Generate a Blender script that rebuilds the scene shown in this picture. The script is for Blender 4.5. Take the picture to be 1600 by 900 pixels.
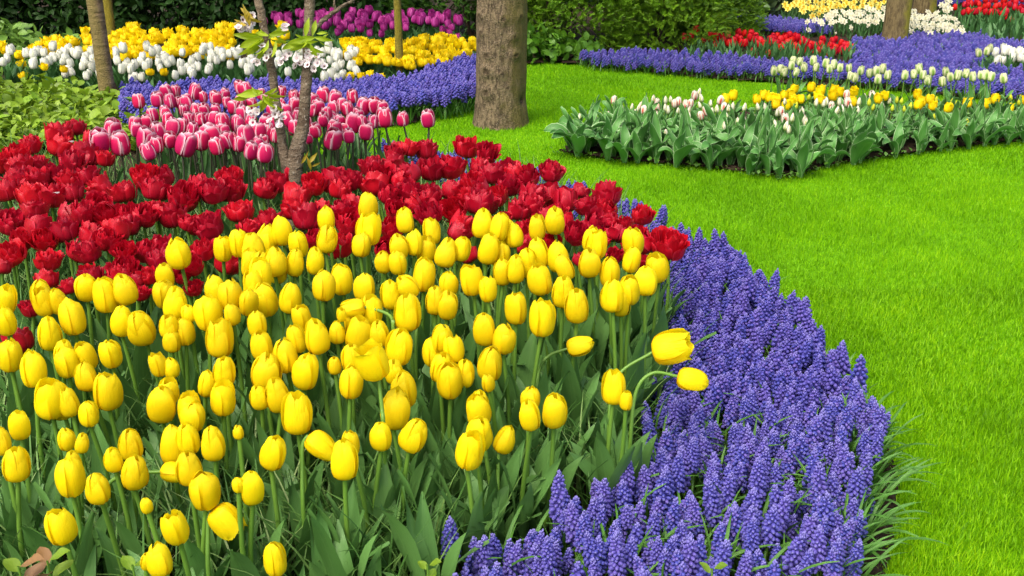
import bpy, math, random
import numpy as np
from mathutils import Vector, Matrix, Quaternion

random.seed(7)
rng = np.random.default_rng(7)
sc = bpy.context.scene
for o in list(bpy.data.objects):
    bpy.data.objects.remove(o)
COL = sc.collection
R = math.radians

# ------------------------------------------------------------------ camera
FPX, TH, CH = 1700.0, R(21.1), 1.4          # focal length in photo pixels, downward pitch, eye height
cam = bpy.data.cameras.new('camera')
cam.sensor_width = 36.0
cam.lens = FPX / 1600 * 36
cam.clip_start, cam.clip_end = 0.05, 400
co = bpy.data.objects.new('camera', cam)
co.location = (0, 0, CH)
co.rotation_euler = (math.pi / 2 - TH, 0, 0)
COL.objects.link(co)
sc.camera = co

# ------------------------------------------------------------------ light: bright overcast spring day
SUN_EL, SUN_AZ = R(58), R(215)               # azimuth measured clockwise from +Y: behind and to the left
w = bpy.data.worlds.new('World')
sc.world = w
w.use_nodes = True
nt = w.node_tree
bg = nt.nodes['Background']
sky = nt.nodes.new('ShaderNodeTexSky')
sky.sky_type = 'NISHITA'
sky.sun_disc = False
sky.sun_elevation = SUN_EL
sky.sun_rotation = SUN_AZ
sky.air_density = 1.0
sky.dust_density = 6.0
sky.ozone_density = 0.3
nt.links.new(sky.outputs[0], bg.inputs[0])
bg.inputs[1].default_value = 0.15
sl = bpy.data.lights.new('sun', 'SUN')
sl.energy = 1.0
sl.angle = R(30)
sl.color = (1.0, 0.965, 0.9)
so = bpy.data.objects.new('sun', sl)
sd = Vector((math.sin(SUN_AZ) * math.cos(SUN_EL), math.cos(SUN_AZ) * math.cos(SUN_EL), math.sin(SUN_EL)))
so.rotation_euler = sd.to_track_quat('Z', 'Y').to_euler()
so.location = sd * 30
COL.objects.link(so)
sc.view_settings.view_transform = 'Standard'
sc.view_settings.look = 'None'
sc.view_settings.gamma = 1
sc.view_settings.use_curve_mapping = False
sc.view_settings.exposure = 1.05
sc.render.engine = 'CYCLES'
cy = sc.cycles
cy.max_bounces = 5
cy.diffuse_bounces = 3
cy.glossy_bounces = 2
cy.transmission_bounces = 3
cy.transparent_max_bounces = 4
cy.caustics_reflective = cy.caustics_refractive = False
cy.sample_clamp_indirect = 4
try:
    cy.use_denoising = True
    cy.denoiser = 'OPENIMAGEDENOISE'
    cy.denoising_input_passes = 'RGB_ALBEDO_NORMAL'
except Exception:
    pass

# ------------------------------------------------------------------ pixel <-> world
def kz(v):                                   # height lost per unit of depth along the ray of photo row v
    return math.sin(TH) - (450 - v) / FPX * math.cos(TH)

def ray(u, v):
    dx, dy = (u - 800) / FPX, (450 - v) / FPX
    return np.array((dx, math.cos(TH) + dy * math.sin(TH), -math.sin(TH) + dy * math.cos(TH)))

def at_h(u, v, h):                           # point on the ray at height h, and its depth
    t = (CH - h) / kz(v)
    p = ray(u, v) * t
    return np.array((p[0], p[1], h)), t

def at_z(u, v, t):
    p = ray(u, v) * t
    return np.array((p[0], p[1], CH + p[2]))

def to_px(P):
    P = np.asarray(P, float)
    q = P - np.array((0, 0, CH))
    d = q[..., 1] * math.cos(TH) - q[..., 2] * math.sin(TH)
    up = q[..., 1] * math.sin(TH) + q[..., 2] * math.cos(TH)
    return 800 + FPX * q[..., 0] / d, 450 - FPX * up / d, d

def poly_h(px, h):
    return np.array([at_h(u, v, h)[0][:2] for u, v in px])

def inside(P, poly):
    x, y = P[:, 0], P[:, 1]
    r = np.zeros(len(P), bool)
    n = len(poly)
    for i in range(n):
        x0, y0 = poly[i]
        x1, y1 = poly[(i + 1) % n]
        if y0 == y1:
            continue
        c = ((y0 > y) != (y1 > y)) & (x < (x1 - x0) * (y - y0) / (y1 - y0) + x0)
        r ^= c
    return r

def scatter_poly(poly, sp, jit=0.42, rg=None):
    rg = rg or rng
    lo, hi = poly.min(0), poly.max(0)
    xs = np.arange(lo[0], hi[0] + sp, sp)
    ys = np.arange(lo[1], hi[1] + sp, sp * 0.87)
    X, Y = np.meshgrid(xs, ys)
    X = X + (np.arange(len(ys)) % 2)[:, None] * sp * 0.5
    P = np.stack([X.ravel(), Y.ravel()], 1)
    P += rg.uniform(-jit, jit, P.shape) * sp
    return P[inside(P, poly)]

def noise2(P, s, seed=0):                    # cheap smooth noise in -1..1
    x, y = P[:, 0] * s, P[:, 1] * s
    return (np.sin(x * 1.7 + y * 0.9 + seed) + np.sin(-x * 0.8 + y * 1.9 + seed * 2.1) + np.sin(x * 3.1 - y * 2.3 + seed * 0.7) * 0.6
            + np.sin(x * 5.3 + y * 4.1 + seed * 3.3) * 0.4) / 3.0

# ------------------------------------------------------------------ meshes
def mk(name, parts, mats):
    """parts: list of (V, F, A, material index); F is an (n,k) array; A is (nv,3) -> point colour attribute 'pv'."""
    V, A, lv, ls, lt, mi = [], [], [], [], [], []
    off = lo = 0
    for v, f, a, m in parts:
        f = np.asarray(f)
        V.append(v)
        A.append(a if a is not None else np.zeros((len(v), 3)))
        lv.append((f + off).ravel())
        k = f.shape[1]
        ls.append(lo + np.arange(len(f)) * k)
        lt.append(np.full(len(f), k))
        mi.append(np.full(len(f), m))
        off += len(v)
        lo += f.size
    V, A, lv = np.concatenate(V), np.concatenate(A), np.concatenate(lv)
    ls, lt, mi = np.concatenate(ls), np.concatenate(lt), np.concatenate(mi)
    me = bpy.data.meshes.new(name)
    me.vertices.add(len(V))
    me.vertices.foreach_set('co', np.ascontiguousarray(V, np.float32).ravel())
    me.loops.add(len(lv))
    me.loops.foreach_set('vertex_index', lv.astype(np.int32))
    me.polygons.add(len(ls))
    me.polygons.foreach_set('loop_start', ls.astype(np.int32))
    me.polygons.foreach_set('loop_total', lt.astype(np.int32))
    me.polygons.foreach_set('material_index', mi.astype(np.int32))
    me.polygons.foreach_set('use_smooth', np.ones(len(ls), bool))
    for m in (mats if isinstance(mats, (list, tuple)) else [mats]):
        me.materials.append(m)
    at = me.attributes.new('pv', 'FLOAT_COLOR', 'POINT')
    at.data.foreach_set('color', np.concatenate([A, np.ones((len(A), 1))], 1).astype(np.float32).ravel())
    me.update(calc_edges=True)
    return me

def grid_faces(nu, nv, wrap=False):
    i = np.arange(nv - 1)[:, None] * nu
    j = np.arange(nu if wrap else nu - 1)[None, :]
    a = i + j
    b = i + (j + 1) % nu
    return np.stack([a, b, b + nu, a + nu], -1).reshape(-1, 4)

def merge(*ts):
    V, F, A, o = [], [], [], 0
    for v, f, a in ts:
        V.append(v); F.append(f + o); A.append(a); o += len(v)
    return np.concatenate(V), np.concatenate(F), np.concatenate(A)

def rot_zt(yaw, tilt, taz=None):
    """rotation matrices (n,3,3): spin about z by yaw, then lean by tilt towards azimuth taz"""
    n = len(yaw)
    taz = yaw if taz is None else taz
    c, s = np.cos(yaw), np.sin(yaw)
    Z = np.zeros((n, 3, 3)); Z[:, 0, 0] = c; Z[:, 0, 1] = -s; Z[:, 1, 0] = s; Z[:, 1, 1] = c; Z[:, 2, 2] = 1
    ax = np.stack([-np.sin(taz), np.cos(taz), np.zeros(n)], 1)
    K = np.zeros((n, 3, 3))
    K[:, 0, 1] = -ax[:, 2]; K[:, 0, 2] = ax[:, 1]; K[:, 1, 0] = ax[:, 2]; K[:, 1, 2] = -ax[:, 0]; K[:, 2, 0] = -ax[:, 1]; K[:, 2, 1] = ax[:, 0]
    I = np.eye(3)[None]
    T = I + np.sin(tilt)[:, None, None] * K + (1 - np.cos(tilt))[:, None, None] * (K @ K)
    return T @ Z

def inst(T, pos, rot, scl, rnd=None, rg=None):
    """many copies of one template in one array; channel B of the attribute is a random value per copy"""
    V, F, A = T
    n, m = len(pos), len(V)
    scl = np.asarray(scl)
    if scl.ndim == 1:
        scl = np.repeat(scl[:, None], 3, 1)
    W = np.einsum('nij,nmj->nmi', rot, V[None] * scl[:, None, :]) + pos[:, None, :]
    FF = (F[None] + (np.arange(n) * m)[:, None, None]).reshape(-1, F.shape[1])
    AA = np.repeat(A[None], n, 0).copy()
    AA[:, :, 2] = (rng.random(n) if rnd is None else rnd)[:, None]
    return W.reshape(-1, 3), FF, AA.reshape(-1, 3)

# ------------------------------------------------------------------ materials
def new_mat(name):
    m = bpy.data.materials.new(name)
    m.use_nodes = True
    n = m.node_tree.nodes
    return m, m.node_tree, n['Principled BSDF'], n['Material Output']

class G:
    """small node helper"""
    def __init__(s, t): s.t = t
    def n(s, ty, **k):
        x = s.t.nodes.new(ty)
        for a, b in k.items(): setattr(x, a, b)
        return x
    def put(s, inp, v):
        if hasattr(v, 'is_linked') or isinstance(v, bpy.types.NodeSocket): s.t.links.new(v, inp)
        else: inp.default_value = v if not isinstance(v, tuple) or len(v) != 3 or inp.type != 'RGBA' else (*v, 1)
    def math(s, op, a, b=0.5, clamp=False):
        x = s.n('ShaderNodeMath', operation=op, use_clamp=clamp); s.put(x.inputs[0], a); s.put(x.inputs[1], b); return x.outputs[0]
    def mix(s, f, a, b, mode='MIX'):
        x = s.n('ShaderNodeMix', data_type='RGBA', blend_type=mode)
        s.put(x.inputs[0], f); s.put(x.inputs[6], a); s.put(x.inputs[7], b); return x.outputs[2]
    def ramp(s, v, a, b, smooth=True):
        x = s.n('ShaderNodeMapRange', interpolation_type='SMOOTHSTEP' if smooth else 'LINEAR')
        s.put(x.inputs[0], v); x.inputs[1].default_value = a; x.inputs[2].default_value = b; return x.outputs[0]
    def noise(s, vec, scale, detail=2.0, rough=0.5):
        x = s.n('ShaderNodeTexNoise'); s.put(x.inputs['Vector'], vec); x.inputs['Scale'].default_value = scale
        x.inputs['Detail'].default_value = detail; x.inputs['Roughness'].default_value = rough; return x.outputs[0]
    def xyz(s, a, b, c):
        x = s.n('ShaderNodeCombineXYZ'); s.put(x.inputs[0], a); s.put(x.inputs[1], b); s.put(x.inputs[2], c); return x.outputs[0]
    def attr(s):
        a = s.n('ShaderNodeAttribute', attribute_name='pv'); q = s.n('ShaderNodeSeparateColor')
        s.t.links.new(a.outputs['Color'], q.inputs[0]); return q.outputs[0], q.outputs[1], q.outputs[2]

def thin(g, P, out, col, trans, rough=0.45, spec=0.3, tcol=None, bump=None):
    """thin plant tissue: a satin front plus light coming through"""
    g.put(P.inputs['Base Color'], col)
    P.inputs['Roughness'].default_value = rough
    P.inputs['Specular IOR Level'].default_value = spec
    tr = g.n('ShaderNodeBsdfTranslucent'); g.put(tr.inputs[0], col if tcol is None else tcol)
    mx = g.n('ShaderNodeMixShader'); mx.inputs[0].default_value = trans
    g.t.links.new(P.outputs[0], mx.inputs[1]); g.t.links.new(tr.outputs[0], mx.inputs[2]); g.t.links.new(mx.outputs[0], out.inputs[0])
    if bump is not None:
        b = g.n('ShaderNodeBump'); b.inputs['Strength'].default_value = bump[1]; b.inputs['Distance'].default_value = 0.002
        g.put(b.inputs['Height'], bump[0]); g.t.links.new(b.outputs[0], P.inputs['Normal'])

def petal_mat(name, mid, edge=None, e=(0.5, 1.0), base=None, b=(0.0, 0.25), rib=None, r=(0.1, 0.4), tip=None, t=(0.8, 1.0), trans=0.3, var=0.12, flush=None, rough=0.42, spec=0.3, hue=.010, low=None):
    m, tr, P, out = new_mat(name)
    g = G(tr)
    v, u, rnd = g.attr()
    oi = g.n('ShaderNodeObjectInfo').outputs['Random']
    streak = g.noise(g.xyz(g.math('MULTIPLY', u, 9.0), g.math('MULTIPLY', v, 1.3), g.math('MULTIPLY', rnd, 30.0)), 2.2, 3.0)
    col = mid
    if flush:
        col = g.mix(g.math('MULTIPLY', g.ramp(streak, 0.45, 0.75), g.ramp(v, 0.9, 0.1)), mid, flush)
    if rib:
        col = g.mix(g.math('MULTIPLY', g.ramp(g.math('ADD', u, g.math('MULTIPLY', g.math('SUBTRACT', streak, 0.5), 0.5)), r[1], r[0]), g.ramp(v, 1.0, 0.6)), col, rib)
    if edge:
        k = g.ramp(g.math('ADD', u, g.math('MULTIPLY', g.math('SUBTRACT', streak, 0.5), 0.35)), e[0], e[1])
        col = g.mix(k, col, edge)
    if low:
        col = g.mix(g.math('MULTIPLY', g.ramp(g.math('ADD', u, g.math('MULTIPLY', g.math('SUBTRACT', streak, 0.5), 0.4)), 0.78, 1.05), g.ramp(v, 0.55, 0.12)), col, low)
    if tip:
        col = g.mix(g.ramp(v, t[0], t[1]), col, tip)
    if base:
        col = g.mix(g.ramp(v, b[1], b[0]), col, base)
    hs = g.n('ShaderNodeHueSaturation')
    g.put(hs.inputs['Color'], col)
    g.put(hs.inputs['Value'], g.math('ADD', 1 - var, g.math('MULTIPLY', g.math('ADD', oi, g.math('MULTIPLY', streak, 0.6)), var * 1.2)))
    g.put(hs.inputs['Hue'], g.math('ADD', 0.5 - hue / 2, g.math('MULTIPLY', oi, hue)))
    thin(g, P, out, hs.outputs[0], trans, rough, spec, bump=(streak, 0.6))
    return m

def leaf_mat(name, a, b, edge=None, trans=0.18, rough=0.42, spec=0.35, back=None, var=0.25):
    m, tr, P, out = new_mat(name)
    g = G(tr)
    v, u, rnd = g.attr()
    oi = g.n('ShaderNodeObjectInfo').outputs['Random']
    st = g.noise(g.xyz(g.math('MULTIPLY', u, 10.0), g.math('MULTIPLY', v, 1.5), g.math('ADD', g.math('MULTIPLY', oi, 20.0), g.math('MULTIPLY', rnd, 40.0))), 2.0, 3.0)
    f = g.math('ADD', g.math('MULTIPLY', st, 0.45), g.math('ADD', g.math('MULTIPLY', oi, 0.35), g.math('MULTIPLY', rnd, 0.35)), clamp=True)
    col = g.mix(f, a, b)
    rib = g.ramp(u, 0.1, 0.0)
    col = g.mix(g.math('MULTIPLY', rib, 0.25), col, b)
    if edge:
        col = g.mix(g.ramp(u, 0.86, 0.98), col, edge)
    hs = g.n('ShaderNodeHueSaturation')
    g.put(hs.inputs['Color'], col)
    g.put(hs.inputs['Value'], g.math('ADD', 1 - var / 2, g.math('MULTIPLY', g.math('FRACT', g.math('MULTIPLY', g.math('ADD', oi, rnd), 7.31)), var)))
    thin(g, P, out, hs.outputs[0], trans, rough, spec, bump=(st, 0.4))
    return m

def grass_mat(name, cols, trans=0.3):
    m, tr, P, out = new_mat(name)
    g = G(tr)
    v, u, rnd = g.attr()
    pos = g.n('ShaderNodeNewGeometry').outputs['Position']
    big = g.noise(pos, 1.6, 3.0, 0.6)
    f = g.math('ADD', g.math('MULTIPLY', rnd, 0.75), g.math('MULTIPLY', g.math('SUBTRACT', big, 0.5), 1.1))
    cr = g.n('ShaderNodeValToRGB')
    g.put(cr.inputs[0], f)
    els = cr.color_ramp.elements
    els[0].position, els[0].color = 0.0, (*cols[0], 1)
    els[1].position, els[1].color = 1.0, (*cols[-1], 1)
    for i, c in enumerate(cols[1:-1]):
        q = els.new((i + 1) / (len(cols) - 1)); q.color = (*c, 1)
    thin(g, P, out, cr.outputs[0], trans, 0.5, 0.2)
    return m

def soil_mat():
    m, tr, P, out = new_mat('soil')
    g = G(tr)
    pos = g.n('ShaderNodeNewGeometry').outputs['Position']
    n1, n2 = g.noise(pos, 60, 6, 0.7), g.noise(pos, 9, 4, 0.6)
    g.put(P.inputs['Base Color'], g.mix(g.ramp(g.math('ADD', g.math('MULTIPLY', n1, 0.7), g.math('MULTIPLY', n2, 0.4)), 0.35, 0.75), (0.018, 0.012, 0.008), (0.062, 0.043, 0.027)))
    P.inputs['Roughness'].default_value = 0.95
    P.inputs['Specular IOR Level'].default_value = 0.1
    b = g.n('ShaderNodeBump'); b.inputs['Strength'].default_value = 1.0; b.inputs['Distance'].default_value = 0.012
    g.put(b.inputs['Height'], n1); tr.links.new(b.outputs[0], P.inputs['Normal'])
    return m

def turf_mat():
    m, tr, P, out = new_mat('turf')
    g = G(tr)
    pos = g.n('ShaderNodeNewGeometry').outputs['Position']
    n1, n2 = g.noise(pos, 90, 5, 0.7), g.noise(pos, 1.6, 3, 0.6)
    c = g.mix(n1, (0.06, 0.18, 0.002), (0.16, 0.42, 0.004))
    g.put(P.inputs['Base Color'], g.mix(g.math('MULTIPLY', n2, 0.5), c, (0.14, 0.36, 0.003)))
    P.inputs['Roughness'].default_value = 0.9
    P.inputs['Specular IOR Level'].default_value = 0.1
    b = g.n('ShaderNodeBump'); b.inputs['Strength'].default_value = 0.8; b.inputs['Distance'].default_value = 0.01
    g.put(b.inputs['Height'], n1); tr.links.new(b.outputs[0], P.inputs['Normal'])
    return m

def bark_mat(name, a, b, c, moss=None, mossdir=(1, 0, 0), rings=False, sx=1.0, knot=0.0):
    m, tr, P, out = new_mat(name)
    g = G(tr)
    tc = g.n('ShaderNodeTexCoord').outputs['Object']
    mp = g.n('ShaderNodeMapping'); g.put(mp.inputs[0], tc)
    mp.inputs['Scale'].default_value = (9, 9, 42) if rings else (46 * sx, 46 * sx, 13 * sx)
    n1 = g.noise(mp.outputs[0], 1.0, 6, 0.65)
    n2 = g.noise(tc, 11, 4, 0.6)
    n3 = g.noise(tc, 120, 3, 0.6)
    col = g.mix(g.ramp(n1, 0.33, 0.66), a, b)
    col = g.mix(g.math('MULTIPLY', g.ramp(n3, 0.58, 0.72), 0.6), col, c)
    if moss:
        nr = g.n('ShaderNodeNewGeometry').outputs['Normal']
        d = g.n('ShaderNodeVectorMath', operation='DOT_PRODUCT'); g.put(d.inputs[0], nr); d.inputs[1].default_value = mossdir
        k = g.ramp(g.math('ADD', d.outputs['Value'], g.math('MULTIPLY', g.math('SUBTRACT', n2, 0.5), 1.6)), 0.25, 0.95)
        col = g.mix(g.math('MULTIPLY', k, 0.8), col, moss)
    col = g.mix(g.math('MULTIPLY', g.ramp(g.math('ADD', g.attr()[0], g.math('MULTIPLY', g.math('SUBTRACT', n3, 0.5), 0.8)), 0.3, 0.9), knot), col, (0.045, 0.03, 0.016))
    g.put(P.inputs['Base Color'], col)
    P.inputs['Roughness'].default_value = 0.8
    P.inputs['Specular IOR Level'].default_value = 0.2
    bp = g.n('ShaderNodeBump'); bp.inputs['Strength'].default_value = 1.0; bp.inputs['Distance'].default_value = 0.02
    g.put(bp.inputs['Height'], g.math('ADD', n1, g.math('MULTIPLY', n3, 0.6))); tr.links.new(bp.outputs[0], P.inputs['Normal'])
    return m

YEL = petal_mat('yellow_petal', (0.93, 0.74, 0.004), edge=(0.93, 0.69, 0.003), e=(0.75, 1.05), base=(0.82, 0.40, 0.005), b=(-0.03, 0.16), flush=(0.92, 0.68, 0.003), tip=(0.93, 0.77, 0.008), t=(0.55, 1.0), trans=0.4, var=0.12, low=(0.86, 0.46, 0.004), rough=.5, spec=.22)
YDB = petal_mat('golden_petal', (0.92, 0.72, 0.006), edge=(0.92, 0.66, 0.005), base=(0.84, 0.48, 0.004), flush=(0.90, 0.60, 0.004), trans=0.28, var=0.16)
RED = petal_mat('crimson_petal', (0.48, 0.004, 0.019), edge=(0.62, 0.024, 0.055), e=(0.74, 1.0), base=(0.45, 0.08, 0.01), b=(-0.02, 0.08), flush=(0.32, 0.003, 0.013), trans=0.26, var=0.28, rough=0.36, spec=0.4, hue=.004)
REDS = petal_mat('scarlet_petal', (0.62, 0.006, 0.018), flush=(0.45, 0.004, 0.012), trans=0.25, var=0.25)
PNK = petal_mat('pink_petal_white_edge', (0.60, 0.010, 0.10), edge=(0.88, 0.64, 0.69), e=(0.73, 1.03), tip=(0.9, 0.7, 0.74), t=(0.80, 1.04), flush=(0.50, 0.012, 0.10), base=(0.55, 0.01, 0.08), trans=0.25, var=0.18)
PUR = petal_mat('purple_petal', (0.35, 0.02, 0.19), edge=(0.50, 0.07, 0.33), flush=(0.24, 0.008, 0.12), trans=0.25, var=0.25)
WHT = petal_mat('white_petal', (0.80, 0.80, 0.70), rib=(0.66, 0.72, 0.50), r=(0.0, 0.3), base=(0.62, 0.72, 0.42), trans=0.3, var=0.08)
VIR = petal_mat('green_flamed_petal', (0.80, 0.82, 0.48), rib=(0.22, 0.42, 0.05), r=(0.1, 0.75), base=(0.3, 0.5, 0.08), b=(0, 0.4), trans=0.28, var=0.12)
FLM = petal_mat('cream_petal_red_flame', (0.84, 0.78, 0.62), rib=(0.66, 0.06, 0.03), r=(0.0, 0.55), base=(0.5, 0.6, 0.2), b=(0.0, 0.25), trans=0.28, var=0.12)
BUD = petal_mat('cream_bud_petal', (0.80, 0.80, 0.62), rib=(0.5, 0.55, 0.16), r=(0.0, 0.5), base=(0.3, 0.45, 0.08), b=(0.05, 0.5), tip=(0.84, 0.62, 0.55), trans=0.25, var=0.14)
MYL = petal_mat('chrome_yellow_petal', (0.92, 0.71, 0.004), flush=(0.9, 0.62, 0.003), base=(0.6, 0.6, 0.03), b=(0.0, 0.12), trans=0.28, var=0.12)
YGR = petal_mat('greenish_bud_petal', (0.62, 0.66, 0.03), base=(0.25, 0.42, 0.03), b=(0.0, 0.7), trans=0.28, var=0.15)
DAW = petal_mat('ivory_petal', (0.84, 0.82, 0.62), trans=0.3, var=0.08)
DAY = petal_mat('lemon_petal', (0.86, 0.78, 0.16), trans=0.3, var=0.1)
DAC = petal_mat('corona_petal', (0.85, 0.62, 0.06), trans=0.3, var=0.1)
CHB = petal_mat('cherry_blossom_petal', (0.86, 0.80, 0.80), base=(0.7, 0.35, 0.42), b=(0, 0.3), trans=0.35, var=0.06)

LEAF = leaf_mat('tulip_leaf', (0.06, 0.165, 0.032), (0.15, 0.31, 0.08), trans=0.16, rough=0.40)
LEAFD = leaf_mat('tulip_leaf_dark', (0.042, 0.12, 0.028), (0.10, 0.235, 0.06), trans=0.16, rough=0.42)
LEAFM = leaf_mat('tulip_leaf_glaucous', (0.045, 0.165, 0.026), (0.15, 0.35, 0.085), edge=(0.38, 0.54, 0.28), trans=0.14, rough=0.42, spec=0.3)
LEAFF = leaf_mat('far_leaf', (0.04, 0.13, 0.03), (0.10, 0.24, 0.07), trans=0.18)
STEM = leaf_mat('green_stem', (0.08, 0.19, 0.02), (0.14, 0.27, 0.035), trans=0.0, rough=0.45)
STEMD = leaf_mat('dark_stem', (0.03, 0.045, 0.022), (0.055, 0.05, 0.03), trans=0.0, rough=0.5)
MLEAF = leaf_mat('grape_hyacinth_leaf', (0.04, 0.145, 0.015), (0.115, 0.27, 0.04), trans=0.18, rough=0.38, spec=0.4)
GRASSY = grass_mat('wild_grass', [(0.03, 0.09, 0.015), (0.07, 0.18, 0.03), (0.16, 0.28, 0.07), (0.35, 0.42, 0.20)], 0.2)
LAWN = grass_mat('lawn_grass', [(0.10, 0.26, 0.001), (0.185, 0.44, 0.002), (0.27, 0.56, 0.003), (0.42, 0.66, 0.006)], 0.4)
SOIL, TURF = soil_mat(), turf_mat()

def bell_mat():
    m, tr, P, out = new_mat('grape_hyacinth_bell')
    g = G(tr)
    v, u, rnd = g.attr()
    oi = g.n('ShaderNodeObjectInfo').outputs['Random']
    f = g.math('FRACT', g.math('ADD', oi, rnd))
    col = g.mix(f, (0.056, 0.064, 0.34), (0.125, 0.092, 0.38))
    col = g.mix(g.ramp(v, 0.80, 1.0), col, (0.18, 0.16, 0.46))
    col = g.mix(g.ramp(u, 0.75, 1.0), col, (0.24, 0.235, 0.50))
    thin(g, P, out, col, 0.12, 0.5, 0.25)
    return m
BELL = bell_mat()

# ------------------------------------------------------------------ object helpers
def tag(o, label=None, cat=None, group=None, kind=None):
    if label: o['label'] = label
    if cat: o['category'] = cat
    if group: o['group'] = group
    if kind: o['kind'] = kind
    return o

def ob(name, me, parent=None, loc=(0, 0, 0), rot=(0, 0, 0), scale=(1, 1, 1)):
    o = bpy.data.objects.new(name, me)
    if parent is not None: o.parent = parent
    o.location, o.rotation_euler, o.scale = loc, rot, scale
    COL.objects.link(o)
    return o

# ------------------------------------------------------------------ plant geometry
def interp(v, a, b): 
    # smooth piecewise curve through control points
    a, b = np.asarray(a, float), np.asarray(b, float)
    d = np.gradient(b, a)
    i = np.clip(np.searchsorted(a, v, 'right') - 1, 0, len(a) - 2)
    h = a[i + 1] - a[i]; t = (v - a[i]) / h
    return (2*t**3-3*t**2+1)*b[i] + (t**3-2*t**2+t)*h*d[i] + (-2*t**3+3*t**2)*b[i+1] + (t**3-t**2)*h*d[i+1]

def petal(phi, Rr, Hh, rc, zc, wc, w0, rg, nu=7, nv=10, flare=0.05, bend=0.0, crumple=0.0, ribk=0.02):
    u = np.linspace(-1, 1, nu)[None, :]
    v = np.linspace(0, 1, nv)[:, None]
    r = interp(v, *rc) * Rr * (1 + bend * v ** 3)
    z = interp(v, *zc) * Hh
    wv = np.clip(interp(v, *wc), 0.02, None) * w0
    p1, p2 = rg.uniform(0, 6.3, 2)
    r = r * (1 + flare * u ** 2 - ribk * np.exp(-(u / 0.16) ** 2)) + crumple * Rr * np.sin(u * 2.6 + p1 + v * 3) * v
    zz = z + crumple * 0.6 * Hh * np.sin(u * 4.2 + p2) * v ** 2 + 0 * u
    ang = phi + u * wv
    V = np.stack([r * np.cos(ang), r * np.sin(ang), zz], -1).reshape(-1, 3)
    A = np.stack([v + 0 * u, np.abs(u) + 0 * v, np.full((nv, nu), rg.random())], -1).reshape(-1, 3)
    return V, grid_faces(nu, nv), A

RC_CUP = ([0, .12, .32, .55, .76, .9, 1], [.10, .64, .94, 1.0, .84, .56, .26])
ZC_CUP = ([0, .12, .32, .55, .76, .9, 1], [0, .05, .23, .48, .74, .91, 1.0])
WC_CUP = ([0, .2, .5, .75, .92, 1], [.62, .9, 1, .97, .74, .12])
RC_BUD = ([0, .15, .4, .7, 1], [.2, .75, 1.0, .75, .16])
ZC_LIN = ([0, .15, .4, .7, 1], [0, .08, .36, .70, 1.0])
RC_OPEN = ([0, .15, .4, .7, 1], [.10, .62, .92, 1.0, 1.02])
ZC_OPEN = ([0, .15, .4, .7, 1], [0, .04, .30, .68, 1.0])

def head_single(seed, rr=0.37, openk=0.0, nu=7, nv=10, top=0.24):
    rg = np.random.default_rng(seed)
    topk = top + rg.uniform(-.08, .10)
    rc = (RC_CUP[0], [.10, .64, .94, 1.0, .84 + .12 * topk, .52 + .36 * topk, topk])
    rc = (rc[0], [a + openk * k ** 2 for a, k in zip(rc[1], rc[0])])
    ts, p0 = [], rg.uniform(0, 6.3)
    for k in range(3):
        ts.append(petal(p0 + math.pi / 3 + k * 2.0944 + rg.uniform(-.08, .08), rr * .91, rg.uniform(.98, 1.05), rc, ZC_CUP, WC_CUP, 1.0, rg, nu, nv, 0.02, rg.uniform(-.3, .25), rg.uniform(0, .025)))
    for k in range(3):
        ts.append(petal(p0 + k * 2.0944 + rg.uniform(-.1, .1), rr * rg.uniform(.97, 1.05), rg.uniform(.88, 1.0), rc, ZC_CUP, WC_CUP, 1.0, rg, nu, nv, rg.uniform(.02, .11), rg.uniform(-.3, .40), rg.uniform(.005, .03), rg.uniform(.02, .06)))
    return merge(*ts)

def head_bud(seed, rr=0.22, nu=5, nv=8):
    rg = np.random.default_rng(seed)
    ts, p0 = [], rg.uniform(0, 6.3)
    for k in range(3):
        ts.append(petal(p0 + k * 2.0944, rr, rg.uniform(.95, 1.03), RC_BUD, ZC_LIN, WC_CUP, 1.2, rg, nu, nv, .05))
    for k in range(3):
        ts.append(petal(p0 + 1.05 + k * 2.0944, rr * .9, .97, RC_BUD, ZC_LIN, WC_CUP, 1.1, rg, nu, nv, .0))
    return merge(*ts)

def head_double(seed, nu=7, nv=8, layers=((7, .64, .74, .56, .22), (7, .56, .90, .54, .10), (7, .42, 1.0, .56, .0), (5, .24, .98, .7, -.05))):
    rg = np.random.default_rng(seed)
    ts = []
    for n, rr, hh, w0, bend in layers:
        p0 = rg.uniform(0, 6.3)
        for k in range(n):
            ts.append(petal(p0 + k * 6.283 / n + rg.uniform(-.22, .22), rr * rg.uniform(.86, 1.1), hh * rg.uniform(.82, 1.08), RC_OPEN, ZC_OPEN, ([0, .2, .5, .75, .92, 1], [.6, .85, 1, .98, .80, .42]), w0, rg, nu, nv,
                            rg.uniform(-.22, .05), bend + rg.uniform(-.3, .22), rg.uniform(.03, .10), rg.uniform(0, .06)))
    return merge(*ts)

def tube(path, rad, ns=7, cap=False):
    path = np.asarray(path, float)
    n = len(path)
    rad = np.broadcast_to(np.asarray(rad, float), (n,))
    tg = np.gradient(path, axis=0)
    tg /= np.linalg.norm(tg, axis=1, keepdims=True) + 1e-9
    ref = np.array((0.0, 1.0, 0.02)) if abs(tg[0][1]) < 0.8 else np.array((1.0, 0, 0))
    V = []
    for i in range(n):
        a = np.cross(tg[i], ref); a /= np.linalg.norm(a) + 1e-9
        b = np.cross(tg[i], a)
        th = np.arange(ns) / ns * 2 * math.pi
        V.append(path[i] + rad[i] * (np.cos(th)[:, None] * a + np.sin(th)[:, None] * b))
    V = np.concatenate(V)
    A = np.zeros((len(V), 3)); A[:, 0] = np.repeat(np.linspace(0, 1, n), ns); A[:, 1] = 0.5; A[:, 2] = 0.3
    return V, grid_faces(ns, n, True), A

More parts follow.
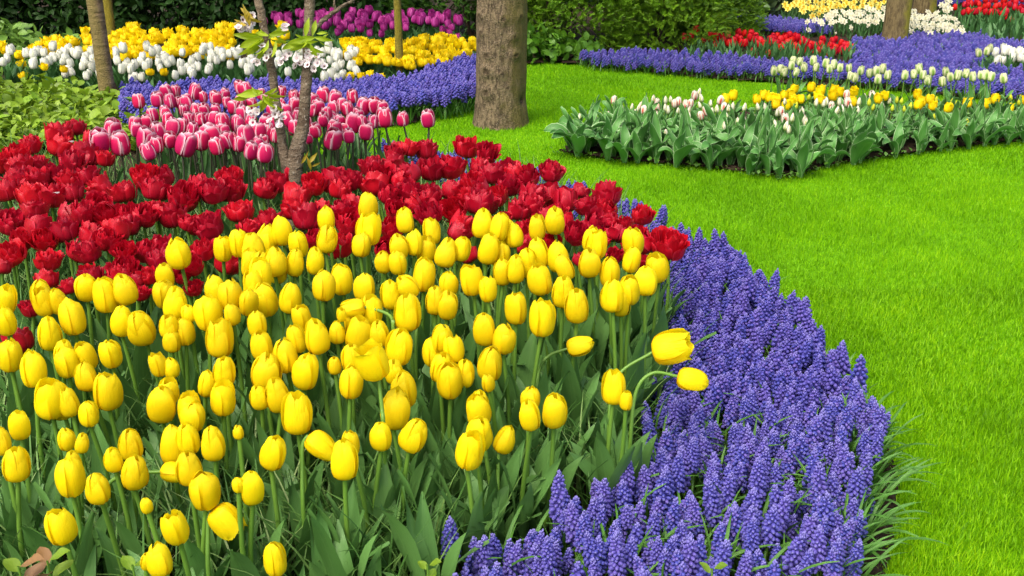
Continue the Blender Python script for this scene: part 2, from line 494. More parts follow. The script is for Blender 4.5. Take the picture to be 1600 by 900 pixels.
def stem_t(seed, r=0.005, bow=0.012, n=7, ns=7):
    rg = np.random.default_rng(seed)
    t = np.linspace(0, 1.015, n)
    a = rg.uniform(0, 6.3)
    b = bow * np.sin(np.clip(t, 0, 1) * math.pi)
    return tube(np.stack([b * math.cos(a), b * math.sin(a), t], 1), r * np.linspace(1.15, 0.9, n), ns)

def leaf_t(seed, L=0.24, W=0.026, a0=0.12, bend=0.7, curl=0.5, wave=0.05, twist=0.3, nu=5, nv=11, wc=None):
    rg = np.random.default_rng(seed)
    v = np.linspace(0, 1, nv)
    ang = a0 + bend * v ** 1.7
    ds = L / (nv - 1)
    cx = np.concatenate([[0], np.cumsum(np.sin(ang[:-1]) * ds)])
    cz = np.concatenate([[0], np.cumsum(np.cos(ang[:-1]) * ds)])
    wd = np.clip(interp(v, *(wc or ([0, .12, .35, .6, .85, 1], [.40, .62, 1, .92, .46, .02]))), .01, None) * W
    u = np.linspace(-1, 1, nu)
    tw = twist * v ** 1.5 * rg.choice([-1, 1])
    p = rg.uniform(0, 6.3)
    V = np.zeros((nv, nu, 3))
    N = np.stack([-np.cos(ang), np.zeros(nv), np.sin(ang)], 1)          # inner side of the leaf
    for i in range(nv):
        lat = np.array((0, 1.0, 0)) * math.cos(tw[i]) + N[i] * math.sin(tw[i])
        nn = N[i] * math.cos(tw[i]) - np.array((0, 1.0, 0)) * math.sin(tw[i])
        cu = curl * (1 - .65 * v[i])
        off = wd[i] * (cu * u ** 2) + L * wave * np.sin(v[i] * 9 + p + (u > 0) * 1.7) * np.abs(u) * min(1, 3 * v[i]) * 0.5
        V[i] = np.array((cx[i], 0, cz[i])) + wd[i] * u[:, None] * (1 - .25 * cu * np.abs(u[:, None])) * lat + off[:, None] * nn
    A = np.zeros((nv, nu, 3)); A[..., 0] = v[:, None]; A[..., 1] = np.abs(u)[None]; A[..., 2] = 0
    return V.reshape(-1, 3) + np.array((0.004, 0, 0)), grid_faces(nu, nv), A.reshape(-1, 3)

def variants(name, fn, cnt, mat, **kw):
    return [mk(name, [(*fn(1000 + 37 * i, **kw), 0)], mat) for i in range(cnt)]

# icosphere templates for the bells
def ico(sub=0):
    t = (1 + 5 ** .5) / 2
    V = np.array([(-1, t, 0), (1, t, 0), (-1, -t, 0), (1, -t, 0), (0, -1, t), (0, 1, t), (0, -1, -t), (0, 1, -t), (t, 0, -1), (t, 0, 1), (-t, 0, -1), (-t, 0, 1)], float)
    V /= np.linalg.norm(V[0])
    F = [(0, 11, 5), (0, 5, 1), (0, 1, 7), (0, 7, 10), (0, 10, 11), (1, 5, 9), (5, 11, 4), (11, 10, 2), (10, 7, 6), (7, 1, 8), (3, 9, 4), (3, 4, 2), (3, 2, 6), (3, 6, 8), (3, 8, 9), (4, 9, 5), (2, 4, 11), (6, 2, 10), (8, 6, 7), (9, 8, 1)]
    for _ in range(sub):
        V = list(map(tuple, V)); c = {}; NF = []
        def mid(a, b):
            k = (min(a, b), max(a, b))
            if k not in c:
                p = (np.array(V[a]) + np.array(V[b])) / 2; V.append(tuple(p / np.linalg.norm(p))); c[k] = len(V) - 1
            return c[k]
        for a, b, d in F:
            ab, bd, da = mid(a, b), mid(b, d), mid(d, a)
            NF += [(a, ab, da), (b, bd, ab), (d, da, bd), (ab, bd, da)]
        F = NF; V = np.array(V)
    return V, np.array(F)

def spike_t(seed, L=0.075, rad=0.0125, nb=62, bs=0.0040, sub=1):
    """a grape hyacinth spike: bells hanging in a spiral round the stalk; z=0 at its foot"""
    rg = np.random.default_rng(seed)
    V0, F0 = ico(sub)
    k = np.arange(nb)
    t = (k + .5) / nb
    ang = k * 2.399 + rg.uniform(-.25, .25, nb)
    prof = interp(t, [0, .2, .55, .82, 1], [.95, 1.0, .80, .46, .08])
    pos = np.stack([np.cos(ang) * rad * prof, np.sin(ang) * rad * prof, L * t ** .92], 1) + rg.normal(0, .0007, (nb, 3))
    s = bs * interp(t, [0, .3, .7, 1], [1.05, 1.05, .85, .5]) * rg.uniform(.85, 1.12, nb)
    rot = rot_zt(ang, np.where(t > .8, .4, 1.9 - .6 * t))
    sc3 = np.stack([s * .92, s * .92, s * 1.3], 1)
    T = (V0, F0, np.stack([V0[:, 2] * 0, np.clip(V0[:, 2], 0, 1), V0[:, 2] * 0], 1))
    W, F, A = inst(T, pos, rot, sc3)
    A[:, 0] = np.repeat(t, len(V0))
    A[:, 2] = np.repeat(rg.random(nb) * .35, len(V0))
    core = tube(np.stack([np.zeros(5), np.zeros(5), np.linspace(0, L * .95, 5)], 1), np.array([.5, .75, .7, .5, .1]) * rad, 6)
    q = core[1]
    return W, F, A, (core[0], q, core[2] * np.array((1, 0, 1)))

def tri(T):
    V, F, A = T
    return (V, np.concatenate([F[:, [0, 1, 2]], F[:, [0, 2, 3]]]), A) if F.shape[1] == 4 else T

# ------------------------------------------------------------------ setting: ground, beds
g_sheet = mk('lawn', [(np.array([(-200, -20, 0), (200, -20, 0), (200, 380, 0), (-200, 380, 0)], float), np.array([[0, 1, 2, 3]]), None, 0)], TURF)
tag(ob('lawn', g_sheet), kind='structure')

OUT_PX = [(1325, 1000), (1330, 940), (1332, 880), (1348, 800), (1368, 720), (1374, 655), (1345, 592), (1290, 527), (1225, 452), (1180, 412), (1100, 367), (1000, 330), (930, 307), (868, 287), (800, 266), (740, 251), (690, 243), (640, 236), (590, 228)]
IN_PX = [(590, 238), (700, 268), (800, 297), (880, 330), (960, 365), (1035, 400), (1050, 480), (1045, 560), (1022, 640), (1006, 710), (965, 762), (885, 795), (800, 845), (690, 868), (680, 1000)]
HM = 0.15
MUS_OUT = poly_h(OUT_PX, HM)
MUS = np.concatenate([MUS_OUT, poly_h(IN_PX, HM)])

def offset_line(P, d):
    t = np.gradient(P, axis=0)
    t /= np.linalg.norm(t, axis=1, keepdims=True)
    return P + np.stack([t[:, 1], -t[:, 0]], 1) * (d[:, None] if hasattr(d, '__len__') else d)
edge = offset_line(MUS_OUT, np.linspace(.068, .03, len(MUS_OUT)))
MAIN = np.concatenate([edge, np.array([(-.75, 5.35), (-1.6, 5.6), (-1.75, 7.2), (-4.2, 7.2), (-4.2, 1.0), (.4, 1.0)])])
MIDB_PX = [(872, 250), (960, 262), (1080, 272), (1180, 284), (1236, 290), (1290, 272), (1400, 255), (1500, 242), (1610, 232), (1700, 227), (1710, 172), (1600, 176), (1450, 172), (1300, 168), (1200, 172), (1050, 195), (940, 218)]
MIDB = poly_h([(u, v - 9 if v > 215 else v) for u, v in MIDB_PX], 0)
LB_FR = [(640, 197), (690, 184), (735, 165), (775, 130)]             # front edge of the far bed on the ground
LBED = np.concatenate([poly_h([(-420, 215), (100, 200), (330, 205), (500, 205), (600, 203)] + LB_FR, 0), np.array([(.0, 8.3), (.3, 8.35), (.3, 18), (-12, 18), (-12, 6)])])
RB_FR = [(905, 104), (1000, 113), (1100, 124), (1200, 132), (1300, 138), (1420, 146), (1520, 156), (1620, 166), (1690, 170)]
RBED = np.concatenate([poly_h(RB_FR, 0), np.array([(5.0, 8.6), (5.9, 10.5), (6.6, 13.5), (.3, 13.5), (.3, 8.4)])])

def bed(poly, name, res, amp):
    lo, hi = poly.min(0), poly.max(0)
    xs, ys = np.arange(lo[0], hi[0] + res, res), np.arange(lo[1], hi[1] + res, res)
    X, Y = np.meshgrid(xs, ys)
    P = np.stack([X.ravel(), Y.ravel()], 1)
    ins = inside(P, poly)
    nx = len(xs)
    F = grid_faces(nx, len(ys))
    F = F[ins[F].sum(1) >= 3]
    use = np.unique(F)
    mp = -np.ones(len(P), int); mp[use] = np.arange(len(use))
    Z = 0.010 + amp * (.5 + .5 * noise2(P, 25)) + amp * .8 * rng.random(len(P))
    V = np.concatenate([P, Z[:, None]], 1)[use]
    me = mk(name, [(V, mp[F], None, 0)], SOIL)
    return tag(ob(name, me), kind='structure')
bed(MAIN, 'soil', .03, .012)
bed(MIDB, 'soil', .04, .012)
bed(LBED, 'soil', .08, .01)
bed(RBED, 'soil', .08, .01)

# grass blades of the lawn
def blade_t(n=3):
    if n == 1:
        V = np.array([(-.5, 0, 0), (.5, 0, 0), (0, .28, 1.0)], float)
        F = np.array([[0, 1, 2]])
    else:
        V = np.array([(-.5, 0, 0), (.5, 0, 0), (-.42, .08, .5), (.42, .08, .5), (0, .38, 1.0)], float)
        F = np.array([[0, 1, 3], [0, 3, 2], [2, 3, 4]])
    A = np.stack([V[:, 2], np.full(len(V), .5), V[:, 2] * 0], 1)
    return V, F, A

def lawn_points(y0, y1, dens):
    xr = .62 * y1 + .5
    n = int(dens * 2 * xr * (y1 - y0))
    P = np.stack([rng.uniform(-xr, xr, n), rng.uniform(y0, y1, n)], 1)
    P = P[np.abs(P[:, 0]) < .5 * P[:, 1] + .9]
    Q = P + rng.normal(0, .014, P.shape)
    m = inside(Q, MAIN) | inside(Q, MIDB) | inside(Q, LBED) | inside(Q, RBED)
    return P[~m]
chunks = []
for y0, y1, dens, wd, hh, nt_ in ((1.6, 2.6, 62000, .0023, .026, 3), (2.6, 3.6, 44000, .0026, .024, 3), (3.6, 5.2, 26000, .0033, .021, 1), (5.2, 7.2, 16000, .0044, .019, 1), (7.2, 9.5, 8000, .006, .019, 1)):
    P = lawn_points(y0, y1, dens)
    n = len(P)
    tall = 1 + .35 * noise2(P, 4.0, 2) + rng.normal(0, .22, n)
    s = np.stack([wd * rng.uniform(.7, 1.3, n), hh * np.clip(tall, .4, 2), hh * np.clip(tall, .4, 2)], 1)
    chunks.append(inst(blade_t(nt_), np.concatenate([P, np.full((n, 1), -.002)], 1), rot_zt(rng.uniform(0, 6.28, n), rng.normal(0, .3, n), rng.uniform(0, 6.28, n)), s))
tag(ob('grass', mk('grass', [(*c, 0) for c in chunks], LAWN)), 'short mown lime green lawn grass between the flower beds', 'grass', kind='stuff')

# ------------------------------------------------------------------ plants as things
HEADS = {
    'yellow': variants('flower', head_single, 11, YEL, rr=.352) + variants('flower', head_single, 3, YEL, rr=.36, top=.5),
    'open': variants('flower', head_single, 3, YEL, top=.75, rr=.40),
    'red': variants('flower', head_double, 8, RED),
    'redsingle': variants('flower', head_single, 3, RED, rr=.44, top=.75),
    'pink': variants('flower', head_single, 6, PNK, rr=.38, top=.5),
    'white': variants('flower', head_single, 5, WHT, rr=.35, nu=5, nv=8, top=.62),
    'golden': variants('flower', head_double, 5, YDB, nu=4, nv=5, layers=((6, .60, .8, .65, .1), (6, .46, .95, .7, 0), (4, .3, 1, .8, -.1))),
    'purple': variants('flower', head_single, 4, PUR, rr=.40, nu=5, nv=8, top=.75),
    'scarlet': variants('flower', head_single, 4, REDS, rr=.36, nu=5, nv=8, top=.5),
    'viridi': variants('flower', head_single, 4, VIR, rr=.33, nu=5, nv=8, top=.7),
    'flame': variants('flower', head_single, 3, FLM, rr=.33, nu=5, nv=8),
    'bud': variants('flower', head_bud, 4, BUD),
    'chrome': variants('flower', head_single, 4, MYL, rr=.42, nu=5, nv=8, top=.85),
    'ygreen': variants('flower', head_bud, 3, YGR, rr=.25),
}
STEMS = {k: variants('stem', stem_t, 4, m, r=r) for k, m, r in (('g', STEM, .0052), ('d', STEMD, .0042), ('t', STEM, .0035), ('far', STEM, .005))}
LEAVES = {
    'yellow': [mk('leaf', [(*leaf_t(50 + i, L, W, a0, be, .45, .04, tw), 0)], LEAF) for i, (L, W, a0, be, tw) in enumerate([(.25, .026, .10, .5, .3), (.21, .024, .18, .8, .5), (.28, .021, .08, .45, .5), (.18, .027, .25, .7, .2), (.23, .023, .15, 1.2, .6), (.27, .028, .12, .35, .2)])],
    'red': [mk('leaf', [(*leaf_t(80 + i, L, W, a0, be, .45, .04, tw), 0)], LEAFD) for i, (L, W, a0, be, tw) in enumerate([(.27, .019, .10, .5, .3), (.24, .022, .16, .8, .5), (.30, .017, .08, .4, .5), (.22, .02, .2, .9, .4)])],
    'mid': [mk('leaf', [(*leaf_t(110 + i, L, W, a0, be, .6, .09, tw, 5, 12), 0)], LEAFM) for i, (L, W, a0, be, tw) in enumerate([(.20, .027, .12, .7, .4), (.17, .031, .3, 1.3, .5), (.23, .024, .08, .35, .6), (.19, .034, .4, 1.8, .7), (.16, .029, .2, 2.2, .3), (.21, .022, .1, .9, .9), (.20, .036, .5, 1.2, .4)])],
    'far': [mk('leaf', [(*leaf_t(140 + i, L, W, a0, be, .4, .04, tw, 3, 6), 0)], LEAFF) for i, (L, W, a0, be, tw) in enumerate([(.22, .018, .1, .5, .3), (.19, .02, .2, .8, .4), (.24, .015, .06, .4, .4)])],
}
NPX = {}                                     # registry: kind -> list of [u, v, size, object]

def plant(name, hc, hh, head, stem, leaves, nleaf, lean=None, hw=1.0, tilt=None, lscale=1.0, hrot=None):
    """a tulip rooted on the ground whose flower centre is at hc (world), flower height hh"""
    hc = np.asarray(hc, float)
    lean = rng.normal(0, .018, 2) if lean is None else np.asarray(lean)
    root = np.array((hc[0] - lean[0], hc[1] - lean[1], 0.012))
    d = Vector(hc - root)
    Ls = max(.03, d.length - hh * .5)
    q = Vector((0, 0, 1)).rotation_difference(d.normalized())
    e = bpy.data.objects.new(name, None)
    e.empty_display_size = .02
    e.location, e.rotation_euler = root, q.to_euler()
    COL.objects.link(e)
    t = tilt if tilt is not None else (rng.normal(0, .10), rng.normal(0, .10))
    ob('flower', head, e, (0, 0, Ls), (t[0], t[1], rng.uniform(0, 6.28) if hrot is None else hrot), (hh * hw, hh * hw, hh))
    ob('stem', stem, e, (0, 0, 0), (0, 0, 0), (1, 1, Ls))
    a0 = rng.uniform(0, 6.28)
    for k in range(nleaf):
        s = lscale * rng.uniform(.8, 1.2)
        ob('leaf', leaves[rng.integers(len(leaves))], e, (0, 0, rng.uniform(0, .02)), (0, 0, a0 + k * 6.283 / nleaf + rng.uniform(-.5, .5)), (s * rng.uniform(.9, 1.1), s * rng.uniform(.85, 1.15), s))
    return e

def parse(s):
    return [tuple(float(x) for x in r.split(',')) for r in s.split()]

# flower centres measured in the photograph: u, v, flower height (or width)
YELLOW = parse('''805,368,38 839,356,39 867,344,42 922,373,40 932,382,44 991,377,44 984,406,40 920,411,44 1031,418,45 842,397,50 875,402,48 890,418,42 822,409,46 805,420,44 847,437,48 953,425,48
1009,440,46 984,452,47 958,463,50 971,470,47 879,455,50 902,478,53 806,482,50 848,497,58 958,607,53 980,627,30 829,622,40 833,650,50 868,642,55
574,322,41 574,358,50 510,342,38 506,373,43 562,383,38 636,345,39 675,362,40 752,350,45 779,355,42 793,365,43 760,388,48 782,398,40 625,385,40 648,380,40 665,390,40 692,395,45 719,389,38
600,409,34 622,410,38 740,437,48 440,360,46 415,375,48 466,380,43 402,385,42 428,410,45 457,408,45 490,408,42 404,415,44 535,437,48 504,447,48 405,430,50 432,420,46 416,466,54 451,464,49
569,449,43 612,461,45 533,491,22 581,485,46 662,430,52 700,443,40 680,470,44 699,475,47 637,489,58 762,452,40 787,425,42 472,494,40 496,525,55 466,530,44 525,520,36 544,500,36
557,522,54 592,520,42 445,556,54 402,505,42 409,540,46 413,581,58 475,579,58 549,560,44 523,571,28 546,597,52 621,542,57 615,580,40 632,608,58 677,550,46 689,527,46 712,545,42 687,573,48 702,593,58
725,585,44 757,514,52 786,528,48 764,565,57 763,597,30 746,633,46 612,640,65 440,615,56 464,648,64 408,620,40 2,468,46 10,500,48 60,460,46 73,470,46 93,468,42 136,447,44 164,462,54 198,452,48
115,496,59 76,520,54 186,500,50 223,508,63 255,455,48 260,430,38 271,474,50 289,520,42 262,510,36 268,533,35 295,490,28 340,452,46 358,461,49 326,488,56 386,470,44 364,492,34 343,530,60 398,445,46
14,554,53 176,550,47 138,555,46 107,566,50 96,552,40 52,578,57 134,588,47 167,612,58 78,622,62 95,625,58 248,570,38 268,575,32 254,630,60 263,612,40 349,580,48 320,600,42 349,623,54 299,650,48
110,628,46 136,647,40 31,663,46 25,726,54 3,690,44 111,745,62 116,722,38 104,687,36 126,692,32 98,822,56 153,764,50 204,695,50 205,739,54 178,717,40 269,696,62 294,730,54 294,683,50 299,640,52
333,693,55 321,765,62 277,822,55 252,875,52 229,877,24 394,762,55 372,758,18 373,675,20 229,790,18 421,706,55 537,720,62 548,693,42 597,680,46 640,676,55 728,703,60 744,676,60 748,640,50 427,875,54
280,395,48 348,388,40 372,380,44 393,390,46 390,412,44''')
RED_D = parse('''118,199,28 88,210,40 48,222,25 49,228,27 85,228,36 26,240,32 137,217,26 130,243,42 110,254,36 5,252,35 33,260,36 56,258,34 28,278,40 60,280,38 88,275,38 108,280,34 138,275,34 163,248,26 15,297,40 55,305,44
80,307,40 113,302,36 52,328,36 15,347,42 98,332,40 128,332,38 152,315,34 163,290,38 195,300,38 225,275,38 263,274,34 238,296,40 177,330,40 201,336,38 222,335,36 246,328,34 270,335,40 290,348,30 283,305,44 310,292,40
335,300,38 360,297,40 361,277,36 375,331,40 330,352,44 310,350,36 36,374,32 70,372,36 100,360,40 135,367,40 165,373,36 180,362,38 196,352,36 17,395,42 74,407,36 115,392,36 140,394,36 195,390,32 228,392,40 253,382,32
318,390,36 303,413,30 195,418,42 140,425,24 350,410,40 388,358,32 250,405,32 270,420,26 2,418,20 75,437,32 110,448,28 52,480,26 33,533,46 190,432,36 216,440,28 232,432,30 283,430,26 304,448,18 216,458,16 145,430,30
408,295,32 436,284,36 490,286,36 528,296,32 554,281,34 580,260,34 592,272,38 590,288,40 614,238,28 635,231,30 667,234,34 727,230,38 760,237,30 617,256,34 645,270,42 675,264,38 706,260,40 748,260,30 768,272,40 795,266,34
793,290,34 704,298,38 732,300,36 755,294,34 752,318,46 783,303,32 714,323,38 678,300,36 637,300,40 665,313,44 652,317,30 618,325,34 602,302,34 675,333,36 712,347,40 708,362,30 607,355,34 542,345,44 545,320,40 533,325,30
478,340,44 457,307,40 463,325,34 503,323,24 425,346,36 535,385,40 490,372,30 598,383,34 622,283,34 735,282,30 738,398,20 790,340,24 860,268,34 823,275,38 806,270,30 826,305,42 948,303,40 920,320,32
829,320,38 808,328,34 922,346,38 955,326,30 1004,336,30 955,345,32 962,365,34 978,350,28 1015,378,32 1046,380,48 897,362,36 850,338,26 860,375,30 818,358,28 960,398,26 1010,410,28 903,405,20 815,385,26 870,332,30 842,350,30 838,372,28 935,378,28 992,362,26 930,342,30 905,300,26 985,385,26 940,325,28''')
RED_S = parse('56,356,40 520,282,40 860,305,36 882,312,34 885,345,26')
PINK = parse('''217,158,18 246,155,19 261,142,18 275,142,15 266,158,18 293,158,18 280,160,14 303,143,20 318,151,14 336,153,18 350,147,16 355,160,14 365,167,18 377,136,18 321,170,16 337,172,16 380,176,18 211,195,20 175,201,26 249,205,24
268,198,22 282,197,20 301,203,20 321,188,18 297,185,18 347,190,22 372,194,22 328,208,24 350,205,20 357,217,22 386,213,28 155,219,30 189,224,33 226,217,30 214,203,18 285,225,34 313,220,24 334,212,26 390,235,22 232,237,22
385,140,18 407,147,14 418,156,16 437,144,16 460,150,16 460,163,18 362,219,20 404,206,22 419,205,20 412,239,24 415,190,22 410,222,18 450,187,20 465,180,18 460,200,20 448,174,18 482,216,14 494,203,18 505,186,18 521,184,16
497,167,20 521,169,17 504,148,20 522,153,20 543,170,18 551,150,17 568,166,22 587,164,20 599,167,17 551,192,25 566,190,16 518,216,27 521,200,22 540,206,22 547,212,18 572,205,22 599,184,24 629,186,18 669,185,22 430,212,18 391,190,18 240,180,18 258,176,17 306,172,17 289,172,16 345,203,18 230,190,17 262,186,17 312,186,16 333,185,17 375,160,17 395,160,16 425,172,17 440,165,17 485,172,17 478,190,18 512,178,17 530,190,18 536,164,17 560,178,17 582,190,17 490,155,16 472,150,16 428,190,17 372,225,20 340,228,22 300,222,20 264,218,20 245,226,20 405,225,18''')

def reg(kind, u, v, s, o):
    NPX.setdefault(kind, []).append([u, v, s, o])

for u, v, hpx in YELLOW:
    h = float(np.interp(v, [320, 480, 610, 900], [.50, .44, .365, .34])) + rng.normal(0, .01)
    hc, t = at_h(u, v, h)
    hh = float(np.clip(hpx * t / FPX / .96, .03, .089))
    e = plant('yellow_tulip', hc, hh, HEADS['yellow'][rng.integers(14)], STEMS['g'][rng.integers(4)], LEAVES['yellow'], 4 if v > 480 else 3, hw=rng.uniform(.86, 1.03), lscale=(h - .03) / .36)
    reg('yellow', u, v, hpx, e)

for lst, hk in ((RED_D, 'red'), (RED_S, 'redsingle')):
    for u, v, wpx in lst:
        h = float(np.interp(v, [200, 300, 420, 540], [.43, .42, .40, .32])) + rng.normal(0, .008)
        hc, t = at_h(u, v, h)
        wd = float(np.clip(wpx * t / FPX, .045, .10)) * 1.06
        hh = wd / (1.24 if hk == 'red' else .98) * rng.uniform(.9, 1.12)
        hw = wd / 1.24 / hh if hk == 'red' else 1
        e = plant('double_red_tulip' if hk == 'red' else 'red_tulip', hc, hh, HEADS[hk][rng.integers(len(HEADS[hk]))], STEMS['g'][rng.integers(4)], LEAVES['red'], 3, hw=hw, tilt=(rng.normal(.1, .26), rng.normal(0, .26)) if hk == 'red' else (rng.normal(0, .08), rng.normal(0, .08)))
        reg(hk, u, v, wpx, e)

for u, v, wpx in PINK:
    hc, t = at_h(u, v, .44 + rng.normal(0, .01))
    hh = float(np.clip(wpx * t / FPX / .76, .045, .095))
    e = plant('pink_tulip', hc, hh, HEADS['pink'][rng.integers(6)], STEMS['d'][rng.integers(4)], LEAVES['red'], 3, lean=rng.normal(0, .035, 2), lscale=1.08)
    reg('pink', u, v, wpx, e)

# drooping and opened yellow tulips on bent stems: root pixel (on the ground plane via depth), stem path in pixels, flower axis
def bent_tulip(path, depth, hpx, axis, head, label, h0=None):
    pts = [at_z(u, v, depth) for u, v in path]
    foot = np.array((pts[0][0], pts[0][1], .012))
    P = [foot] + pts
    # smooth the path
    P = np.array(P)
    tt = np.linspace(0, len(P) - 1, 26)
    S = np.stack([interp(tt, np.arange(len(P)), P[:, k]) for k in range(3)], 1)
    S[0] = foot
    e = bpy.data.objects.new('yellow_tulip', None)
    e.empty_display_size = .02
    e.location = foot
    COL.objects.link(e)
    ob('stem', mk('stem', [(*tube(S - foot, np.linspace(.0048, .0036, len(S)), 8), 0)], STEM), e)
    hh = hpx * depth / FPX
    a = Vector((axis[0], axis[2], axis[1])).normalized()                 # (right, up, away)
    q = Vector((0, 0, 1)).rotation_difference(a)
    f = ob('flower', head, e, S[-1] - foot, q.to_euler(), (hh, hh, hh))
    for k in range(3):
        ob('leaf', LEAVES['yellow'][rng.integers(6)], e, (0, 0, 0), (0, 0, rng.uniform(0, 6.28)), (1, 1, 1))
    tag(e, label, 'tulip', 'yellow tulips in the front bed')
    return e
Yh = HEADS['yellow']; Op = HEADS['open']
bent_tulip([(950, 700), (955, 620), (972, 580), (1019, 551)], 2.42, 62, (1, .32, -.15), Op[0], 'big half-open yellow tulip leaning right on a pale stem over the grape hyacinths')
bent_tulip([(985, 690), (994, 612), (1020, 583), (1058, 588)], 2.36, 50, (1, -.22, -.1), Yh[1], 'yellow tulip nodding sideways on an arched stem, lowest flower over the grape hyacinths')
bent_tulip([(838, 640), (842, 580), (858, 556), (886, 545)], 2.55, 42, (.9, .3, -.1), Yh[3], 'yellow tulip tipped sideways behind an upright stem near the bed edge')
bent_tulip([(615, 530), (613, 500), (600, 488), (570, 480)], 2.5, 38, (-1, -.1, -.2), Op[1], 'glossy yellow tulip lying sideways between upright heads mid bed')
bent_tulip([(600, 680), (597, 640), (594, 612), (592, 590)], 2.2, 60, (-.3, .95, -.1), Op[2], 'wide open yellow tulip showing its inside, crowded among upright ones')
bent_tulip([(474, 800), (472, 720), (474, 692), (482, 680)], 2.14, 54, (.7, -.6, -.2), Yh[4], 'yellow tulip drooping down to the right with a loose twisted petal')
bent_tulip([(326, 900), (325, 830), (328, 800), (336, 792)], 2.0, 56, (.6, -.75, -.2), Op[1], 'ragged yellow tulip hanging downward with spread petals in the front row')
bent_tulip([(650, 560), (652, 500), (652, 470), (648, 462)], 2.6, 42, (-.5, .8, -.2), Yh[5], 'yellow tulip leaning left under a taller round one')
bent_tulip([(166, 790), (172, 754), (205, 741), (252, 737)], 2.12, 44, (1, .0, -.1), Yh[6], 'yellow tulip lying nearly level on a long curved stem in the front rows')
bent_tulip([(778, 790), (778, 740), (779, 715), (780, 706)], 2.3, 46, (.4, .85, .1), Yh[7], 'half hidden yellow tulip tucked behind broad green leaves')

# leaf-only tulips that fill the right corner and front of the yellow bed
def clump(name, root, leaves, n, s, label, cat, group):
    e = bpy.data.objects.new(name, None)
    e.empty_display_size = .02
    e.location = (root[0], root[1], .012)
    COL.objects.link(e)
    a0 = rng.uniform(0, 6.28)
    for k in range(n):
        q = s * rng.uniform(.8, 1.2)
        ob('leaf', leaves[rng.integers(len(leaves))], e, (0, 0, 0), (0, 0, a0 + k * 2.2 + rng.uniform(-.4, .4)), (q, q, q))
    tag(e, label, cat, group)
    return e
fill = poly_h([(820, 830), (900, 770), (980, 690), (1010, 600), (1020, 500), (930, 520), (800, 640), (500, 760), (500, 960), (690, 960), (700, 860)], .10)
for p in scatter_poly(fill, .092):
    clump('tulip_leaf_clump', p, LEAVES['yellow'], 4, rng.uniform(.85, 1.15), 'broad green tulip leaves without a flower beside the grape hyacinths', 'leaf clump', 'flowerless tulip plants at the bed corner')
fill2 = poly_h([(-60, 960), (500, 960), (480, 800), (-60, 800)], .10)
for p in scatter_poly(fill2, .125):
    clump('tulip_leaf_clump', p, LEAVES['yellow'], 3, rng.uniform(.8, 1.05), 'green tulip leaves without a flower under the front row of yellow tulips', 'leaf clump', 'flowerless tulip plants under the front row')

# ------------------------------------------------------------------ mid bed: buds, yellow and green-flamed tulips
def P4(s, ox, oy, k=4.0):
    return [(ox + a / k, oy + b / k) for a, b in (tuple(float(x) for x in r.split(',')) for r in s.split())]
BUDS = P4('''420,330 505,270 475,425 558,325 600,315 650,300 685,275 705,345 748,270 770,305 790,275 832,230 885,215 915,320 960,270 962,225 980,285 995,220 1040,290 1105,290 1105,325 1165,175 1190,210 1180,255 1240,245 1250,300 1285,280
1355,275 1380,265 1345,325 1330,385 1415,360 1450,270 1450,350 1520,340 1540,265 1585,265 1595,370 1580,420 1465,390 820,450 960,435 930,445''', 800, 100) + P4('''105,235 205,290 215,300 285,325 150,335 225,345 240,365 110,385 25,450 300,240 345,245 365,235 395,280 430,290 445,235 465,280
515,270 565,235 605,205 565,285 755,230 718,260 2,360 50,380 130,410 60,300''', 1200, 100)
FLAMES = P4('635,225 680,340 810,265 825,285 910,240 915,265 1020,245 1042,235 1090,250 1115,245 1140,195 1185,320 1225,290 1297,225 1325,270', 800, 100) + P4('80,295 105,340 400,255 495,190 495,235 655,195', 1200, 100)
MIDY = P4('''160,555 145,590 50,650 165,625 210,620 270,545 330,565 320,600 410,560 410,595 450,575 535,575 690,615 725,600 935,590 960,635 940,655 1010,620 1028,660 1125,675 1245,640 1360,645 1425,620 1515,675 1595,625 5,610 525,635 325,625
-65,620 -25,595 30,610 55,620 100,595 150,640 115,655''', 1200, 0) + [(1144, 149), (1133, 155)]
MIDYG = P4('255,605 805,625 835,630 850,680 775,675 890,660 1050,620 1145,630 1185,645 1570,640 1520,610 1035,735 1250,765 175,660 635,640 655,670', 1200, 0)
VIRI = P4('''150,380 195,385 285,380 360,395 35,440 75,430 100,445 145,410 170,450 230,420 300,420 385,430 415,405 450,425 510,425 510,475 545,485 580,440 635,455 675,445 715,430 688,495 752,470 857,470 915,465 950,430 970,470 1000,500
1030,445 1113,445 1145,480 1183,470 1238,460 1282,480 1330,470 1360,470 1393,480 1480,490 1095,510''', 1200, 0)

def mid_plant(kind, name, u, v, t, hh, nl, stem='t', hw=1.0, ls=1.0, lv='mid'):
    hc = at_z(u, v, t)
    hc[2] = max(hc[2], .07)
    e = plant(name, hc, hh, HEADS[kind][rng.integers(len(HEADS[kind]))], STEMS[stem][rng.integers(4)], LEAVES[lv], nl, lean=rng.normal(0, .012, 2), hw=hw, lscale=ls)
    reg(name, u, v, hh, e)
    return e
def bud_depth(u, v):
    fr = np.interp(u, [880, 1080, 1236, 1400, 1600], [5.72, 5.5, 5.33, 5.72, 6.0])
    return float(np.clip(fr + (205 - v) * .0115 * (1.25 if u < 1000 else 1), fr + .02, fr + .95))
for u, v in BUDS: mid_plant('bud', 'tulip_bud', u, v, bud_depth(u, v), .047 * rng.uniform(.85, 1.15), 4, ls=rng.uniform(.6, .85), hw=1.1)
for u, v in FLAMES: mid_plant('flame', 'flamed_tulip', u, v, bud_depth(u, v), .055 * rng.uniform(.9, 1.1), 4, ls=rng.uniform(.6, .85))
